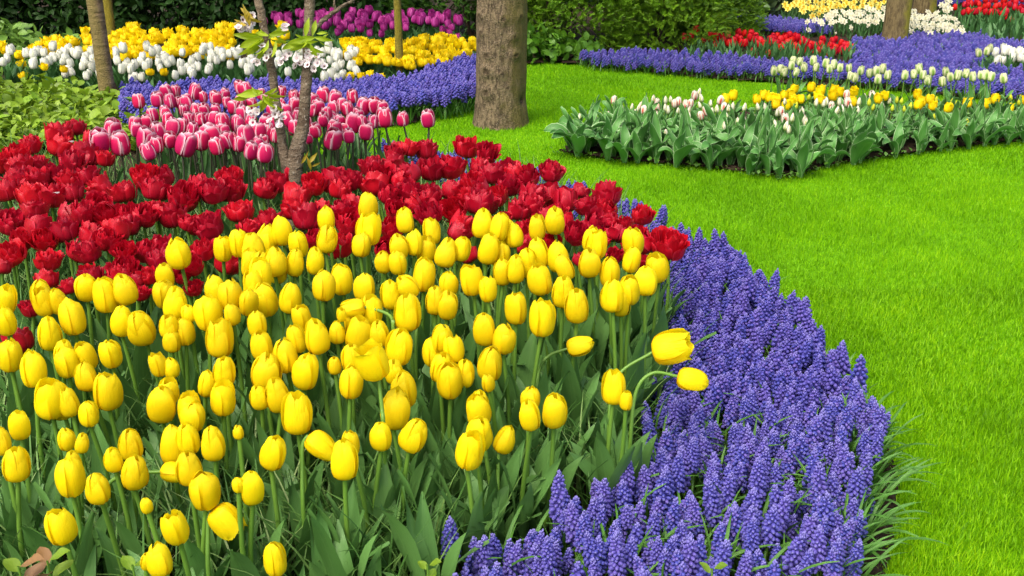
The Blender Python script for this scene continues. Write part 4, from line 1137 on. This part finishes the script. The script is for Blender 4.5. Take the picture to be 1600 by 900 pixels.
def spray(cu, cv, leaves, mat, d=-.05):
    """a fan of long serrated leaves at a twig end: (du,dv end offset in px)"""
    ts = []
    c = at_z(cu, cv, ZC + d)
    more = [(du * rng.uniform(.55, .9) + rng.normal(0, 6), dv * .8 + rng.normal(0, 9), w) for du, dv, w in leaves]
    for i, (du, dv, w) in enumerate(list(leaves) + more):
        c = at_z(cu + du * .18 + rng.normal(0, 7), cv + dv * .18 + rng.normal(0, 4), ZC + d - rng.uniform(0, .03))
        tip = at_z(cu + du, cv + dv, ZC + d - .02 * (i % 3))
        ax = tip - c
        L = np.linalg.norm(ax)
        V, F, A = leaf_t(900 + i, 1.0, w * .74, .0, .7, .35, .03, .3, 5, 9, ([0, .12, .45, .8, 1], [.12, .5, 1, .5, .02]))
        q = Vector((0, 0, 1)).rotation_difference(Vector(ax).normalized())
        # turn the flat of the leaf half upward, half to the viewer
        best = Matrix.Rotation(rng.uniform(-.5, .5) + (math.pi / 2), 3, 'Z')
        M = np.array(q.to_matrix() @ best)
        A[:, 2] = rng.random()
        ts.append((V * L @ M.T + (c - cf), F, A))
    return mk('leaf_spray', [(*merge(*ts), 0)], mat)
ob('leaf_spray', spray(420, 58, [(-52, 18, .20), (-60, -2, .17), (-30, 26, .22), (-18, 42, .2), (26, -16, .2), (34, -8, .17), (30, 12, .2), (8, 34, .2), (-44, 34, .17), (-26, -10, .2)], CLEAF), ch)
ob('leaf_spray', spray(484, 62, [(-48, 16, .2), (28, -12, .2), (36, 2, .18), (10, -34, .2), (20, 22, .2), (-14, 24, .2), (-30, 4, .18), (30, 14, .16)], CLEAF), ch)
ob('leaf_spray', spray(412, 150, [(-50, 10, .2), (-46, -2, .18), (-24, 22, .22), (-8, 30, .2), (24, -6, .2), (38, 6, .16), (30, 26, .2), (-18, -8, .2), (14, 24, .2)], CLEAF), ch)
ob('leaf_spray', spray(394, 38, [(-34, -6, .17), (-22, -28, .16), (-8, -18, .2), (-28, -2, .15)], CBRON), ch)
ob('leaf_spray', spray(478, 262, [(24, -8, .18), (8, 10, .18), (2, -16, .15)], CBRON, -.04), ch)
def blossoms(pts, seed):
    rg = np.random.default_rng(seed)
    ts = []
    for u, v in [(a + rg.normal(0, 4), b + rg.normal(0, 4)) for a, b in pts for _ in range(2)]:
        c = at_z(u, v, ZC - rg.uniform(.03, .08)) - cf
        yaw, ti = rg.uniform(0, 6.28), rg.uniform(.3, 1.6)
        M = rot_zt(np.array([yaw]), np.array([ti]), np.array([-1.57 + rg.normal(0, .8)]))[0]
        for k in range(8):
            V, F, A = tri(leaf_t(int(rg.integers(999)), .0115, .0052, 1.1, .2, .3, .04, .1, 3, 5, ([0, .3, .7, 1], [.25, .8, 1, .35])))
            a = k * .785 + (k % 2) * .2
            cc, s = math.cos(a), math.sin(a)
            A[:, 2] = rg.random()
            ts.append((V @ np.array([[cc, s, 0], [-s, cc, 0], [0, 0, 1]]) @ M.T + c, F, A))
    return mk('blossom_cluster', [(*merge(*ts), 0)], CHB)
for s_, pts in enumerate([[(374, 38), (380, 44), (388, 40), (378, 50), (392, 48), (398, 36), (385, 34)], [(440, 45), (446, 52), (444, 38), (416, 78), (408, 86), (400, 96)], [(450, 92), (458, 98), (466, 94), (472, 98), (444, 100), (480, 92), (488, 98), (455, 88)], [(428, 178), (434, 188), (440, 182), (424, 190), (438, 196)], [(394, 172), (400, 180), (396, 188), (389, 180)], [(484, 90), (494, 86), (498, 96), (490, 102)]]):
    ob('blossom_cluster', blossoms(pts, 20 + s_), ch)
tag(ch, 'young forked cherry tree with white blossom and lime leaves among pink tulips', 'tree')

# hedges and shrubs
HDG = leaf_mat('hedge_leaf', (0.08, 0.22, 0.010), (0.26, 0.46, 0.022), trans=.25, var=.5)
DRK = leaf_mat('dark_hedge_leaf', (0.007, 0.024, 0.005), (0.026, 0.07, 0.012), trans=.12, var=.5, spec=.12)
GCV = leaf_mat('ground_cover_leaf', (0.075, 0.20, 0.010), (0.29, 0.41, 0.025), trans=.3, var=.7)
GRY = leaf_mat('drooping_shrub_leaf', (0.04, 0.10, 0.025), (0.14, 0.22, 0.09), trans=.15, var=.4)
TWIG = bark_mat('twig_bark', (0.03, 0.022, 0.015), (0.07, 0.05, 0.03), (0.1, 0.08, 0.05))

def feather(seed=1):
    """a small spray of narrow leaflets, length 1"""
    ts = []
    rg = np.random.default_rng(seed)
    for i in range(11):
        t = .1 + .09 * i
        for s in (-1, 1) if i < 10 else (0,):
            V, F, A = tri(leaf_t(i, .42 * (1.05 - .6 * t), .055, .9 if s else 0, .2, .2, 0, .1, 3, 3, ([0, .5, 1], [.5, 1, .05])))
            a = 1.57 * s + rg.normal(0, .5)
            c, q = math.cos(a), math.sin(a)
            ts.append((V @ np.array([[c, q, 0], [-q, c, 0], [0, 0, 1]]) + np.array((0, 0, t)), F, A))
    return merge(*ts)

def shrub(name, lobes, tmpl, mat, n, size, label, cat='shrub', group=None, up=.3, stems=5, shell=(.72, 1.03)):
    """lobes: (x, y, z, rx, ry, rz) ellipsoids of foliage on a few stems"""
    L = np.array(lobes, float)
    base = np.array((L[:, 0].mean(), L[:, 1].mean(), 0))
    e = bpy.data.objects.new(name, None)
    e.location = base
    COL.objects.link(e)
    area = L[:, 3] * L[:, 5] + L[:, 4] * L[:, 5]
    k = rng.choice(len(L), size=n, p=area / area.sum())
    d = rng.normal(0, 1, (n, 3)); d /= np.linalg.norm(d, axis=1, keepdims=True)
    r = rng.uniform(*shell, n)
    pos = L[k, :3] + d * L[k, 3:] * r[:, None]
    ok = pos[:, 2] > .02
    pos, d = pos[ok], d[ok]
    m = len(pos)
    out = d * np.array((1, 1, .6)) + rng.normal(0, .5, (m, 3)) + np.array((0, 0, up))
    taz = np.arctan2(out[:, 1], out[:, 0])
    ti = np.arctan2(np.hypot(out[:, 0], out[:, 1]), out[:, 2])
    ob('foliage', mk('foliage', [(*inst(tmpl, pos - base, rot_zt(rng.uniform(0, 6.28, m), ti, taz), size * rng.uniform(.7, 1.3, m)), 0)], mat), e)
    V0, F0 = ico(3)
    st = []
    for i in range(len(L)):
        S = np.array([base * [1, 1, 0], (base + L[i, :3]) / 2 * [1, 1, 1], L[i, :3] + np.array((0, 0, L[i, 5] * .5))]) - base
        tt = np.linspace(0, 2, 7)
        S = np.stack([interp(tt, [0, 1, 2], S[:, k_]) for k_ in range(3)], 1)
        st.append(tube(S, np.linspace(.03, .008, 7), 6))
    ob('stems', mk('stems', [(*merge(*st), 0)], TWIG), e)
    tag(e, label, cat, group)
    return e

FE = feather()
# light green conifer-like hedge right of the trunk
for (lob, lab) in (([(.55, 9.1, .45, .62, .55, .75), (.2, 9.2, .9, .6, .6, .7)], 'feathery bright green bush directly right of the thick trunk'),
                   ([(1.25, 9.15, .40, .55, .55, .70), (1.2, 9.4, .9, .6, .6, .7)], 'feathery bright green bush behind the start of the blue band'),
                   ([(1.78, 9.75, .20, .40, .35, .45), (1.6, 10.0, .5, .45, .4, .6)], 'low feathery bright green bush tapering towards the scarlet tulips')):
    shrub('feathery_bush', lob, FE, HDG, 7000, .068, lab, group='bright feathery bushes behind the lawn')
RLF = round_leaf(1, .36, 4)
shrub('broad_leaf_bush', [(.13, 8.45, .12, .16, .14, .16), (.36, 8.48, .1, .18, .14, .14), (.56, 8.52, .08, .14, .12, .10)], RLF, leaf_mat('broad_bush_leaf', (0.05, 0.16, 0.012), (0.14, 0.30, 0.02), trans=.25), 420, .07, 'low broad-leaved green plant at the foot of the feathery bushes', shell=(.3, 1.0))
# dark hedge along the back left
for i, (x, lab) in enumerate(((-4.6, 'dark evergreen hedge behind the leafy shrub at the far left'), (-3.5, 'dark evergreen hedge behind the two slender trunks'), (-2.4, 'dark evergreen hedge behind the golden tulips'), (-1.35, 'dark evergreen hedge behind the purple tulips'))):
    shrub('dark_hedge', [(x, 9.6, .5, .75, .55, .8), (x + .3, 9.8, 1.1, .7, .6, .8)], round_leaf(1, .24, 5), DRK, 13000, .07, lab, 'hedge', 'dark hedges along the back', shell=(.45, 1.03))
shrub('feathery_bush', [(-.45, 9.3, .45, .55, .45, .7), (-.2, 9.6, .9, .6, .5, .7)], FE, leaf_mat('deep_hedge_leaf', (0.02, 0.075, 0.008), (0.07, 0.18, 0.015), trans=.2, var=.5), 4200, .075, 'darker feathery bush left of the thick trunk behind the purple tulips', group='bright feathery bushes behind the lawn')
# drooping shrub at the top right and dark ones beyond
shrub('drooping_shrub', [(2.15, 11.0, .42, .42, .35, .42), (2.6, 11.1, .42, .38, .35, .42)], round_leaf(1, .2, 6), GRY, 900, .13, 'dark shrub with long drooping grey-green leaves behind the blue strip', up=-.9, shell=(.5, 1.0))
for x, y, lab in ((2.2, 12.2, 'very dark bush behind the drooping shrub'), (.6, 12.4, 'very dark bush far behind the feathery bushes'), (4.0, 14.6, 'very dark bush behind the pale yellow daffodils'), (6.2, 14.6, 'very dark bush behind the crimson tulips')):
    shrub('dark_bush', [(x, y, .6, .9, .6, .9), (x + .4, y + .2, 1.1, .8, .6, .8)], round_leaf(1, .24, 5), DRK, 5000, .09, lab, 'bush', 'dark bushes at the very back')
# light leafy shrub at the far left
shrub('leafy_shrub', [(-3.75, 8.0, .12, .38, .25, .26), (-3.3, 8.0, .06, .35, .25, .22), (-4.3, 8.1, .18, .4, .3, .34), (-2.9, 8.15, .05, .25, .2, .20)], RLF, leaf_mat('leafy_shrub_leaf', (0.07, 0.19, 0.02), (0.18, 0.32, 0.05), trans=.3), 2300, .075, 'light green leafy shrub in front of the dark hedge behind the left golden tulips', up=.8, shell=(.5, 1.02))

# leafy ground cover on the left
gc = poly_h([(-260, 140), (20, 132), (100, 140), (190, 158), (262, 205), (180, 222), (60, 225), (0, 250), (-260, 300)], .10)
q = np.concatenate([scatter_poly(gc, .040), scatter_poly(gc, .037), scatter_poly(gc, .042)])
n = len(q)
hg = .10 + .05 * noise2(q, 8, 4) + rng.uniform(-.09, .05, n)
ori = rot_zt(rng.uniform(0, 6.28, n), rng.normal(0, .55, n), rng.uniform(0, 6.28, n))
tag(ob('ground_cover', mk('ground_cover', [(*inst(round_leaf(1, .40, 4), np.concatenate([q, np.clip(hg, .02, .3)[:, None]], 1), ori, rng.uniform(.035, .08, n)), 0)], GCV)), 'light green leafy ground cover left of the pink tulips under the slender trunk', 'ground cover', kind='stuff')
# tiny weeds along the edge of the budding bed
ed = poly_h([(872, 248), (960, 262), (1080, 270), (1180, 284), (1236, 290), (1290, 272), (1400, 255), (1500, 242), (1620, 231)], 0)
q = np.concatenate([np.linspace(ed[i], ed[i + 1], 70) for i in range(len(ed) - 1)])
q = np.concatenate([q + rng.normal(0, .02, q.shape) + np.array((0, .03)) for _ in range(1)])[::2]
q = q + np.array((0, .03))
n = len(q)
tag(ob('small_weeds', mk('small_weeds', [(*inst(round_leaf(1, .4, 4), np.concatenate([q, rng.uniform(.01, .045, (n, 1))], 1), rot_zt(rng.uniform(0, 6.28, n), rng.uniform(-.5, .5, n)), rng.uniform(.012, .026, n)), 0)], leaf_mat('weed_leaf', (0.04, 0.13, 0.012), (0.1, 0.24, 0.02), trans=.2))), 'tiny green weeds along the soil edge of the budding bed', 'weeds', kind='stuff')
# weeds in the very front
WEED = leaf_mat('weed_leaf_lime', (0.12, 0.24, 0.012), (0.24, 0.34, 0.02), trans=.3)
WEEDR = leaf_mat('weed_leaf_russet', (0.20, 0.10, 0.045), (0.30, 0.17, 0.06), trans=.25)
def weed(u, v, t, n, s, mat, label, mat2=None):
    p = at_z(u, v, t)
    e = bpy.data.objects.new('weed', None)
    e.location = (p[0], p[1], .01)
    COL.objects.link(e)
    hgt = p[2]
    ob('stem', mk('stem', [(*tube([(0, 0, 0), (.006, 0, hgt * .5), (0, 0, hgt)], .002, 5), 0)], STEM), e)
    for k in range(n):
        a = k * 2.4 + rng.uniform(-.3, .3)
        me = mk('leaf', [(*leaf_t(1200 + k, s * rng.uniform(.8, 1.2), s * .36, 1.0, .5, .3, .08, .3, 5, 7, ([0, .15, .45, .8, 1], [.1, .6, 1, .6, .03])), 0)], mat2 if (mat2 and k % 3 == 0) else mat)
        ob('leaf', me, e, (0, 0, max(.0, hgt - .012 * k)), (0, 0, a))
    tag(e, label, 'weed')
weed(30, 893, 1.8, 7, .042, WEED, 'leafy weed with lime and russet leaves in the bottom corner under yellow tulips', WEEDR)
weed(75, 884, 1.85, 5, .036, WEEDR, 'russet leaved weed low among the front yellow tulips', WEED)
weed(208, 891, 1.8, 3, .035, WEED, 'single lime green seedling at the foot of the front tulips')
weed(668, 890, 1.95, 4, .028, WEED, 'lime weed beside the first grape hyacinths of the front edge')
weed(1112, 896, 1.95, 3, .026, WEED, 'small lime seedling in front of the grape hyacinths')
# two fallen white petals on the red tulips
for u, v, lab in ((90, 302, 'small white petal fallen on a red tulip'), (113, 222, 'small white petal caught at the top of the red tulips')):
    p, t = at_h(u, v, .45)
    o = ob('fallen_petal', mk('fallen_petal', [(*leaf_t(5, .020, .010, 1.0, .3, .3, .05, .1, 5, 5, ([0, .3, .7, 1], [.4, 1, 1, .4])), 0)], CHB), None, p, (0, 0, -1.5))
    tag(o, lab, 'petal')

# ------------------------------------------------------------------ labels for the many flowers
def near_idx(lst, u, v):
    return min(range(len(lst)), key=lambda i: (lst[i][0] - u) ** 2 + (lst[i][1] - v) ** 2)

def label_group(kind, noun, cat, group, specials, default, spread=55):
    lst = NPX[kind]
    named = {}
    for (u, v), text, short in specials:
        i = near_idx(lst, u, v)
        if i in named: continue
        named[i] = text
    # neighbours of the singled-out flowers
    for (u, v), text, short in specials:
        i = near_idx(lst, u, v)
        if named.get(i) != text or not short: continue
        for word, ax in (('just above', (0, -1)), ('just below', (0, 1)), ('just left of', (-1, 0)), ('just right of', (1, 0))):
            best = None
            for j, (a, b, s, o) in enumerate(lst):
                if j == i: continue
                du, dv = a - lst[i][0], b - lst[i][1]
                al = du * ax[0] + dv * ax[1]
                if al > 0 and al > 1.2 * abs(du * ax[1] + dv * ax[0]):
                    d = math.hypot(du, dv)
                    if d < spread and (best is None or d < best[0]): best = (d, j)
            if best and best[1] not in named:
                named[best[1]] = f'{noun} {word} {short}'
    for j, (u, v, s, o) in enumerate(lst):
        tag(o, named.get(j) or default(u, v, s), cat, group)

def yellow_default(u, v, s):
    if v < 425 and u > 480: return 'upright yellow tulip at the back of its bed against red double tulips'
    if v < 425: return 'upright yellow tulip at the back of its bed near the red tulips by the cherry'
    if u > 780: return 'upright yellow tulip in the corner of its bed nearest the grape hyacinths'
    if v > 660: return ('small ' if s < 42 else 'large ') + 'upright yellow tulip in the front rows above bare stems and leaves'
    if u < 330: return ('small ' if s < 46 else 'large ') + 'upright yellow tulip in the left half of the crowded yellow bed'
    return ('small ' if s < 46 else 'large ') + 'upright yellow tulip in the crowded middle of the yellow bed'
label_group('yellow', 'yellow tulip', 'tulip', 'yellow tulips in the front bed', [
    ((574, 322), 'tallest yellow tulip, its head highest among the red tulips', 'the tallest yellow one'),
    ((1031, 418), 'yellow tulip at the outermost back corner, touching the grape hyacinths', 'the outermost corner one'),
    ((867, 344), 'yellow tulip standing up among the red doubles near the lawn side', 'the lawn-side one among reds'),
    ((280, 395), 'lone yellow tulip surrounded by red double tulips', 'the lone one among reds'),
    ((427, 875), 'yellow tulip cut by the bottom edge, right of the other front ones', 'the bottom right-hand front one'),
    ((252, 875), 'yellow tulip at the very bottom with a small bud behind it', 'the bottom one with a bud'),
    ((98, 822), 'yellow tulip with a torn pointed petal in the front left corner', 'the torn front corner one'),
    ((612, 640), 'largest yellow tulip in mid bed on a long bare stem', 'the largest mid bed one'),
    ((537, 720), 'plump yellow tulip low in front with another close behind its shoulder', 'the plump low front one'),
    ((728, 703), 'yellow tulip lowest of three overlapping near the broad leaves', 'the lowest of the overlapping three'),
    ((958, 607), 'broad yellow tulip directly below the leaning half-open one', 'the one under the leaning flower'),
    ((848, 497), 'tall pear-shaped yellow tulip above open leaves near the bed edge', 'the pear-shaped edge one'),
    ((833, 650), 'yellow tulip of a touching pair above the broad leaves', 'the touching pair flower'),
    ((153, 764), 'small narrow yellow tulip on a long stem in the front row', 'the narrow front one'),
    ((321, 765), 'tall yellow tulip just above the ragged hanging one', 'the one above the ragged flower'),
    ((223, 508), 'very large yellow tulip rising in the left part of the bed', 'the very large left one'),
    ((78, 622), 'big yellow tulip near the left edge with blurred twin behind', 'the big left-edge one'),
    ((764, 565), 'tall square-shouldered yellow tulip right of mid bed', 'the square-shouldered one'),
    ((475, 579), 'broad barrel-shaped yellow tulip on a thick stem mid bed', 'the barrel-shaped one'),
    ((115, 496), 'big rounded yellow tulip below the back row on the left', 'the big rounded left one'),
    ((373, 675), 'tiny yellow bud deep between taller stems', None),
    ((229, 790), 'tiny yellow bud low between leaves in front', None),
    ((372, 758), 'sliver of a yellow tulip behind a full one in front', None),
    ((533, 491), 'very small yellow tulip squeezed between stems mid bed', None),
    ((636, 345), 'round yellow tulip standing apart in front of the reds', 'the round one apart'),
    ((752, 350), 'yellow tulip first of a close three at the back', 'the first of the close three'),
    ((440, 360), 'yellow tulip topping the cluster below the cherry trunk', 'the cluster top below the cherry'),
    ((640, 676), 'yellow tulip with a split lower petal right of the largest', 'the split-petal one'),
    ((394, 762), 'egg-shaped yellow tulip alone over dark leaves in front', 'the lone egg-shaped front one'),
    ((343, 530), 'yellow tulip clearly tilted to the right on a bowed stem', 'the right-tilted one'),
], yellow_default)

def red_default(u, v, s):
    if u > 840: return 'dark red double tulip beside the blue grape hyacinths'
    if v < 262 and u < 260: return 'dark red double tulip at the back by the leafy ground cover'
    if v < 262: return 'dark red double tulip at the back near the pink tulips and lawn'
    if v > 375: return 'dark red double tulip at the front edge touching the yellow tulips'
    if u < 400: return ('small ' if s < 37 else 'large ') + 'ruffled dark red tulip in the crowded mass left of the cherry'
    return ('small ' if s < 37 else 'large ') + 'ruffled dark red tulip in the crowded mass right of the cherry'
label_group('red', 'dark red double tulip', 'tulip', 'double red tulips behind the yellow ones', [
    ((33, 533), 'striped red double tulip alone among yellow tulips at the left edge', 'the lone striped one'),
    ((118, 199), 'red double tulip standing highest beside the leafy ground cover', 'the highest by the ground cover'),
    ((760, 237), 'red double tulip outermost of the pair above the lawn', None),
    ((727, 230), 'red double tulip tall before the lawn, larger of a pair', 'the tall lawn pair'),
    ((1046, 380), 'widest red double tulip spread open over the grape hyacinths', 'the widest one over the blue'),
    ((1004, 336), 'small round red tulip standing in the grape hyacinths', 'the small round one in the blue'),
    ((948, 303), 'red double tulip alone above the blue band near the lawn', 'the one alone above blue'),
    ((860, 268), 'red double tulip at the top corner where lawn meets the bed', 'the lawn corner one'),
    ((667, 234), 'tight layered red tulip just under two leaning pink ones', 'the layered one under the pinks'),
    ((375, 331), 'red cup-shaped double tulip alone over green leaves', 'the cup-shaped one over leaves'),
    ((457, 307), 'red double tulip at the foot of the cherry trunk', 'the cherry foot one'),
    ((74, 407), 'red cup-shaped tulip low in front at the left', 'the low left cup'),
    ((48, 222), 'red tulip with upright petals at the back left', None),
    ((478, 340), 'big ruffled red tulip below the cherry trunk', 'the big one below the cherry'),
], red_default)
label_group('redsingle', 'plain red tulip', 'tulip', 'plain red tulips among the doubles', [
    ((56, 356), 'plain cup-shaped red tulip on a pale stem in the left mass', None), ((520, 282), 'plain open red tulip in front of the pink ones', None),
    ((860, 305), 'plain smooth red tulip left of a matching one by the blue band', None), ((882, 312), 'plain smooth bright red tulip overlapping its twin by the blue band', None), ((885, 345), 'small plain red tulip under the twin red tulips', None)], red_default)

def pink_default(u, v, s):
    if u < 250: return 'pink tulip with white edges at the left end of the pink drift'
    if u < 425: return 'pink tulip with white edges in the drift left of the cherry trunk'
    if u < 480: return 'pink tulip with white edges between the cherry stems'
    return 'pink tulip with white edges in the drift right of the cherry'
label_group('pink', 'pink tulip', 'tulip', 'pink and white tulips around the cherry', [
    ((669, 185), 'pink tulip leaning furthest out over the lawn on a slanting dark stem', None),
    ((629, 186), 'slim pink tulip second from the lawn on dark crossed stems', None),
    ((599, 184), 'pink tulip with lawn behind it, inner one of three', 'the inner one before the lawn'),
    ((217, 158), 'lone pink tulip rising before the blue band', None),
    ((155, 219), 'pale edged pink tulip over red tulips, first at the outer end', None),
    ((189, 224), 'largest pink tulip with broad white lip over the red ones', 'the largest pale-lipped one'),
    ((285, 225), 'wide low pink tulip with feathered white stripes', 'the wide feathered one'),
    ((412, 239), 'lowest pink tulip in front, beside the cherry stem', 'the lowest one by the cherry'),
    ((518, 216), 'large pink tulip facing forward right of the cherry', 'the large forward-facing one'),
    ((377, 136), 'pink tulip highest in the drift below the lime leaves', 'the highest one'),
    ((551, 150), 'pink tulip highest on the right side against blue flowers', 'the highest right-side one'),
    ((551, 192), 'pale pink tulip with broad white lip right of the cherry', 'the pale broad-lipped one'),
    ((386, 213), 'big rounded pink tulip left of the cherry stem', 'the big rounded one'),
], pink_default)
SPEC = {
    'tulip_bud': ('tulip bud', 'cream tulips in bud', lambda u, v, s: 'slim cream tulip bud among grey-green leaves ' + ('at the lawn end of the budding bed' if u < 1010 else 'near the corner of the budding bed' if u < 1235 else 'in front of the short yellow tulips')),
    'flamed_tulip': ('tulip', 'cream tulips with red flames', lambda u, v, s: 'cream tulip flamed with red among buds ' + ('at the lawn end of the bed' if u < 1020 else 'in the middle of the bed' if u < 1240 else 'in front of the yellow row')),
    'short_yellow_tulip': ('tulip', 'short yellow tulips in the budding bed', lambda u, v, s: ('greenish half-open yellow bud' if s < .0435 else 'short yellow tulip') + (' in the dense row above the cream buds' if u < 1400 else ' in the sparse row towards the edge of the photo')),
    'green_flamed_tulip': ('tulip', 'cream tulips with green flames', lambda u, v, s: 'cream tulip flamed with green ' + ('beside the far white tulips' if v < 86 else 'in the row below the scarlet tulips' if u < 1330 else 'in the row before the blue field')),
    'white_tulip': ('tulip', 'white tulips of the far beds', lambda u, v, s: 'white tulip ' + ('in the right-hand clump beside the blue field' if u > 1300 else 'between the slender trunk and the left edge' if u < 165 else 'between the slender trunk and the cherry' if u < 400 else 'behind the cherry beside golden tulips')),
    'golden_double_tulip': ('tulip', 'golden double tulips of the far bed', lambda u, v, s: 'ruffled golden yellow tulip ' + ('left of the slender trunk' if u < 150 else 'between the slender trunk and the cherry' if u < 460 else 'around the thin mossy trunk above the blue band')),
    'purple_tulip': ('tulip', 'purple tulips at the back', lambda u, v, s: 'purple tulip ' + ('behind the cherry branches' if u < 500 else 'between the cherry and the thin mossy trunk' if u < 627 else 'right of the thin mossy trunk') + ' before the hedge'),
    'scarlet_tulip': ('tulip', 'scarlet tulips by the blue field', lambda u, v, s: 'short scarlet tulip ' + ('at the bush end of its clump' if u < 1140 else 'in the middle of its dense clump' if u < 1260 else 'at the trunk end of its clump') + ' above the blue band'),
    'crimson_tulip': ('tulip', 'crimson tulips in the far corner', lambda u, v, s: 'small crimson tulip on a long stem in the far corner by the white daffodils'),
    'white_daffodil': ('daffodil', 'white daffodils around the mossy trunk', lambda u, v, s: 'ivory white daffodil ' + ('left' if u < 1400 else 'right') + ' of the mossy trunk'),
    'pale_yellow_daffodil': ('daffodil', 'pale yellow daffodils at the back', lambda u, v, s: 'pale yellow daffodil behind the white daffodils left of the mossy trunk'),
}
for k, (cat, grp, fn) in SPEC.items():
    for u, v, s, o in NPX[k]:
        tag(o, fn(u, v, s), cat, grp)
def mus_default(u, v, s):
    ed_ = np.interp(v, [400, 520, 590, 655, 720, 800, 900], [1180, 1290, 1345, 1374, 1368, 1348, 1332])
    if u > ed_ - 45: return 'blue grape hyacinth spike on the outer edge above soil and lawn'
    if v > 830 and u < 950: return 'blue grape hyacinth spike in the front corner below the tulip leaves'
    if v > 800: return 'blue grape hyacinth spike along the bottom of the front drift'
    if u < np.interp(v, [400, 560, 700, 800], [1080, 1085, 1045, 930]): return 'blue grape hyacinth spike touching the yellow tulip bed'
    return 'blue grape hyacinth spike in the dense middle of the front drift'
mi_ = min(range(len(NPX['muscari'])), key=lambda i: NPX['muscari'][i][0])
label_group('muscari', 'blue grape hyacinth', 'grape hyacinth', 'grape hyacinths of the front drift', [
    ((NPX['muscari'][mi_][0], NPX['muscari'][mi_][1]), 'first grape hyacinth spike at the tulip end of the front drift', 'the tulip-end spike'),
    ((1376, 650), 'grape hyacinth spike reaching furthest out over the lawn', 'the furthest-out spike')], mus_default)
print('objects', len(bpy.data.objects))
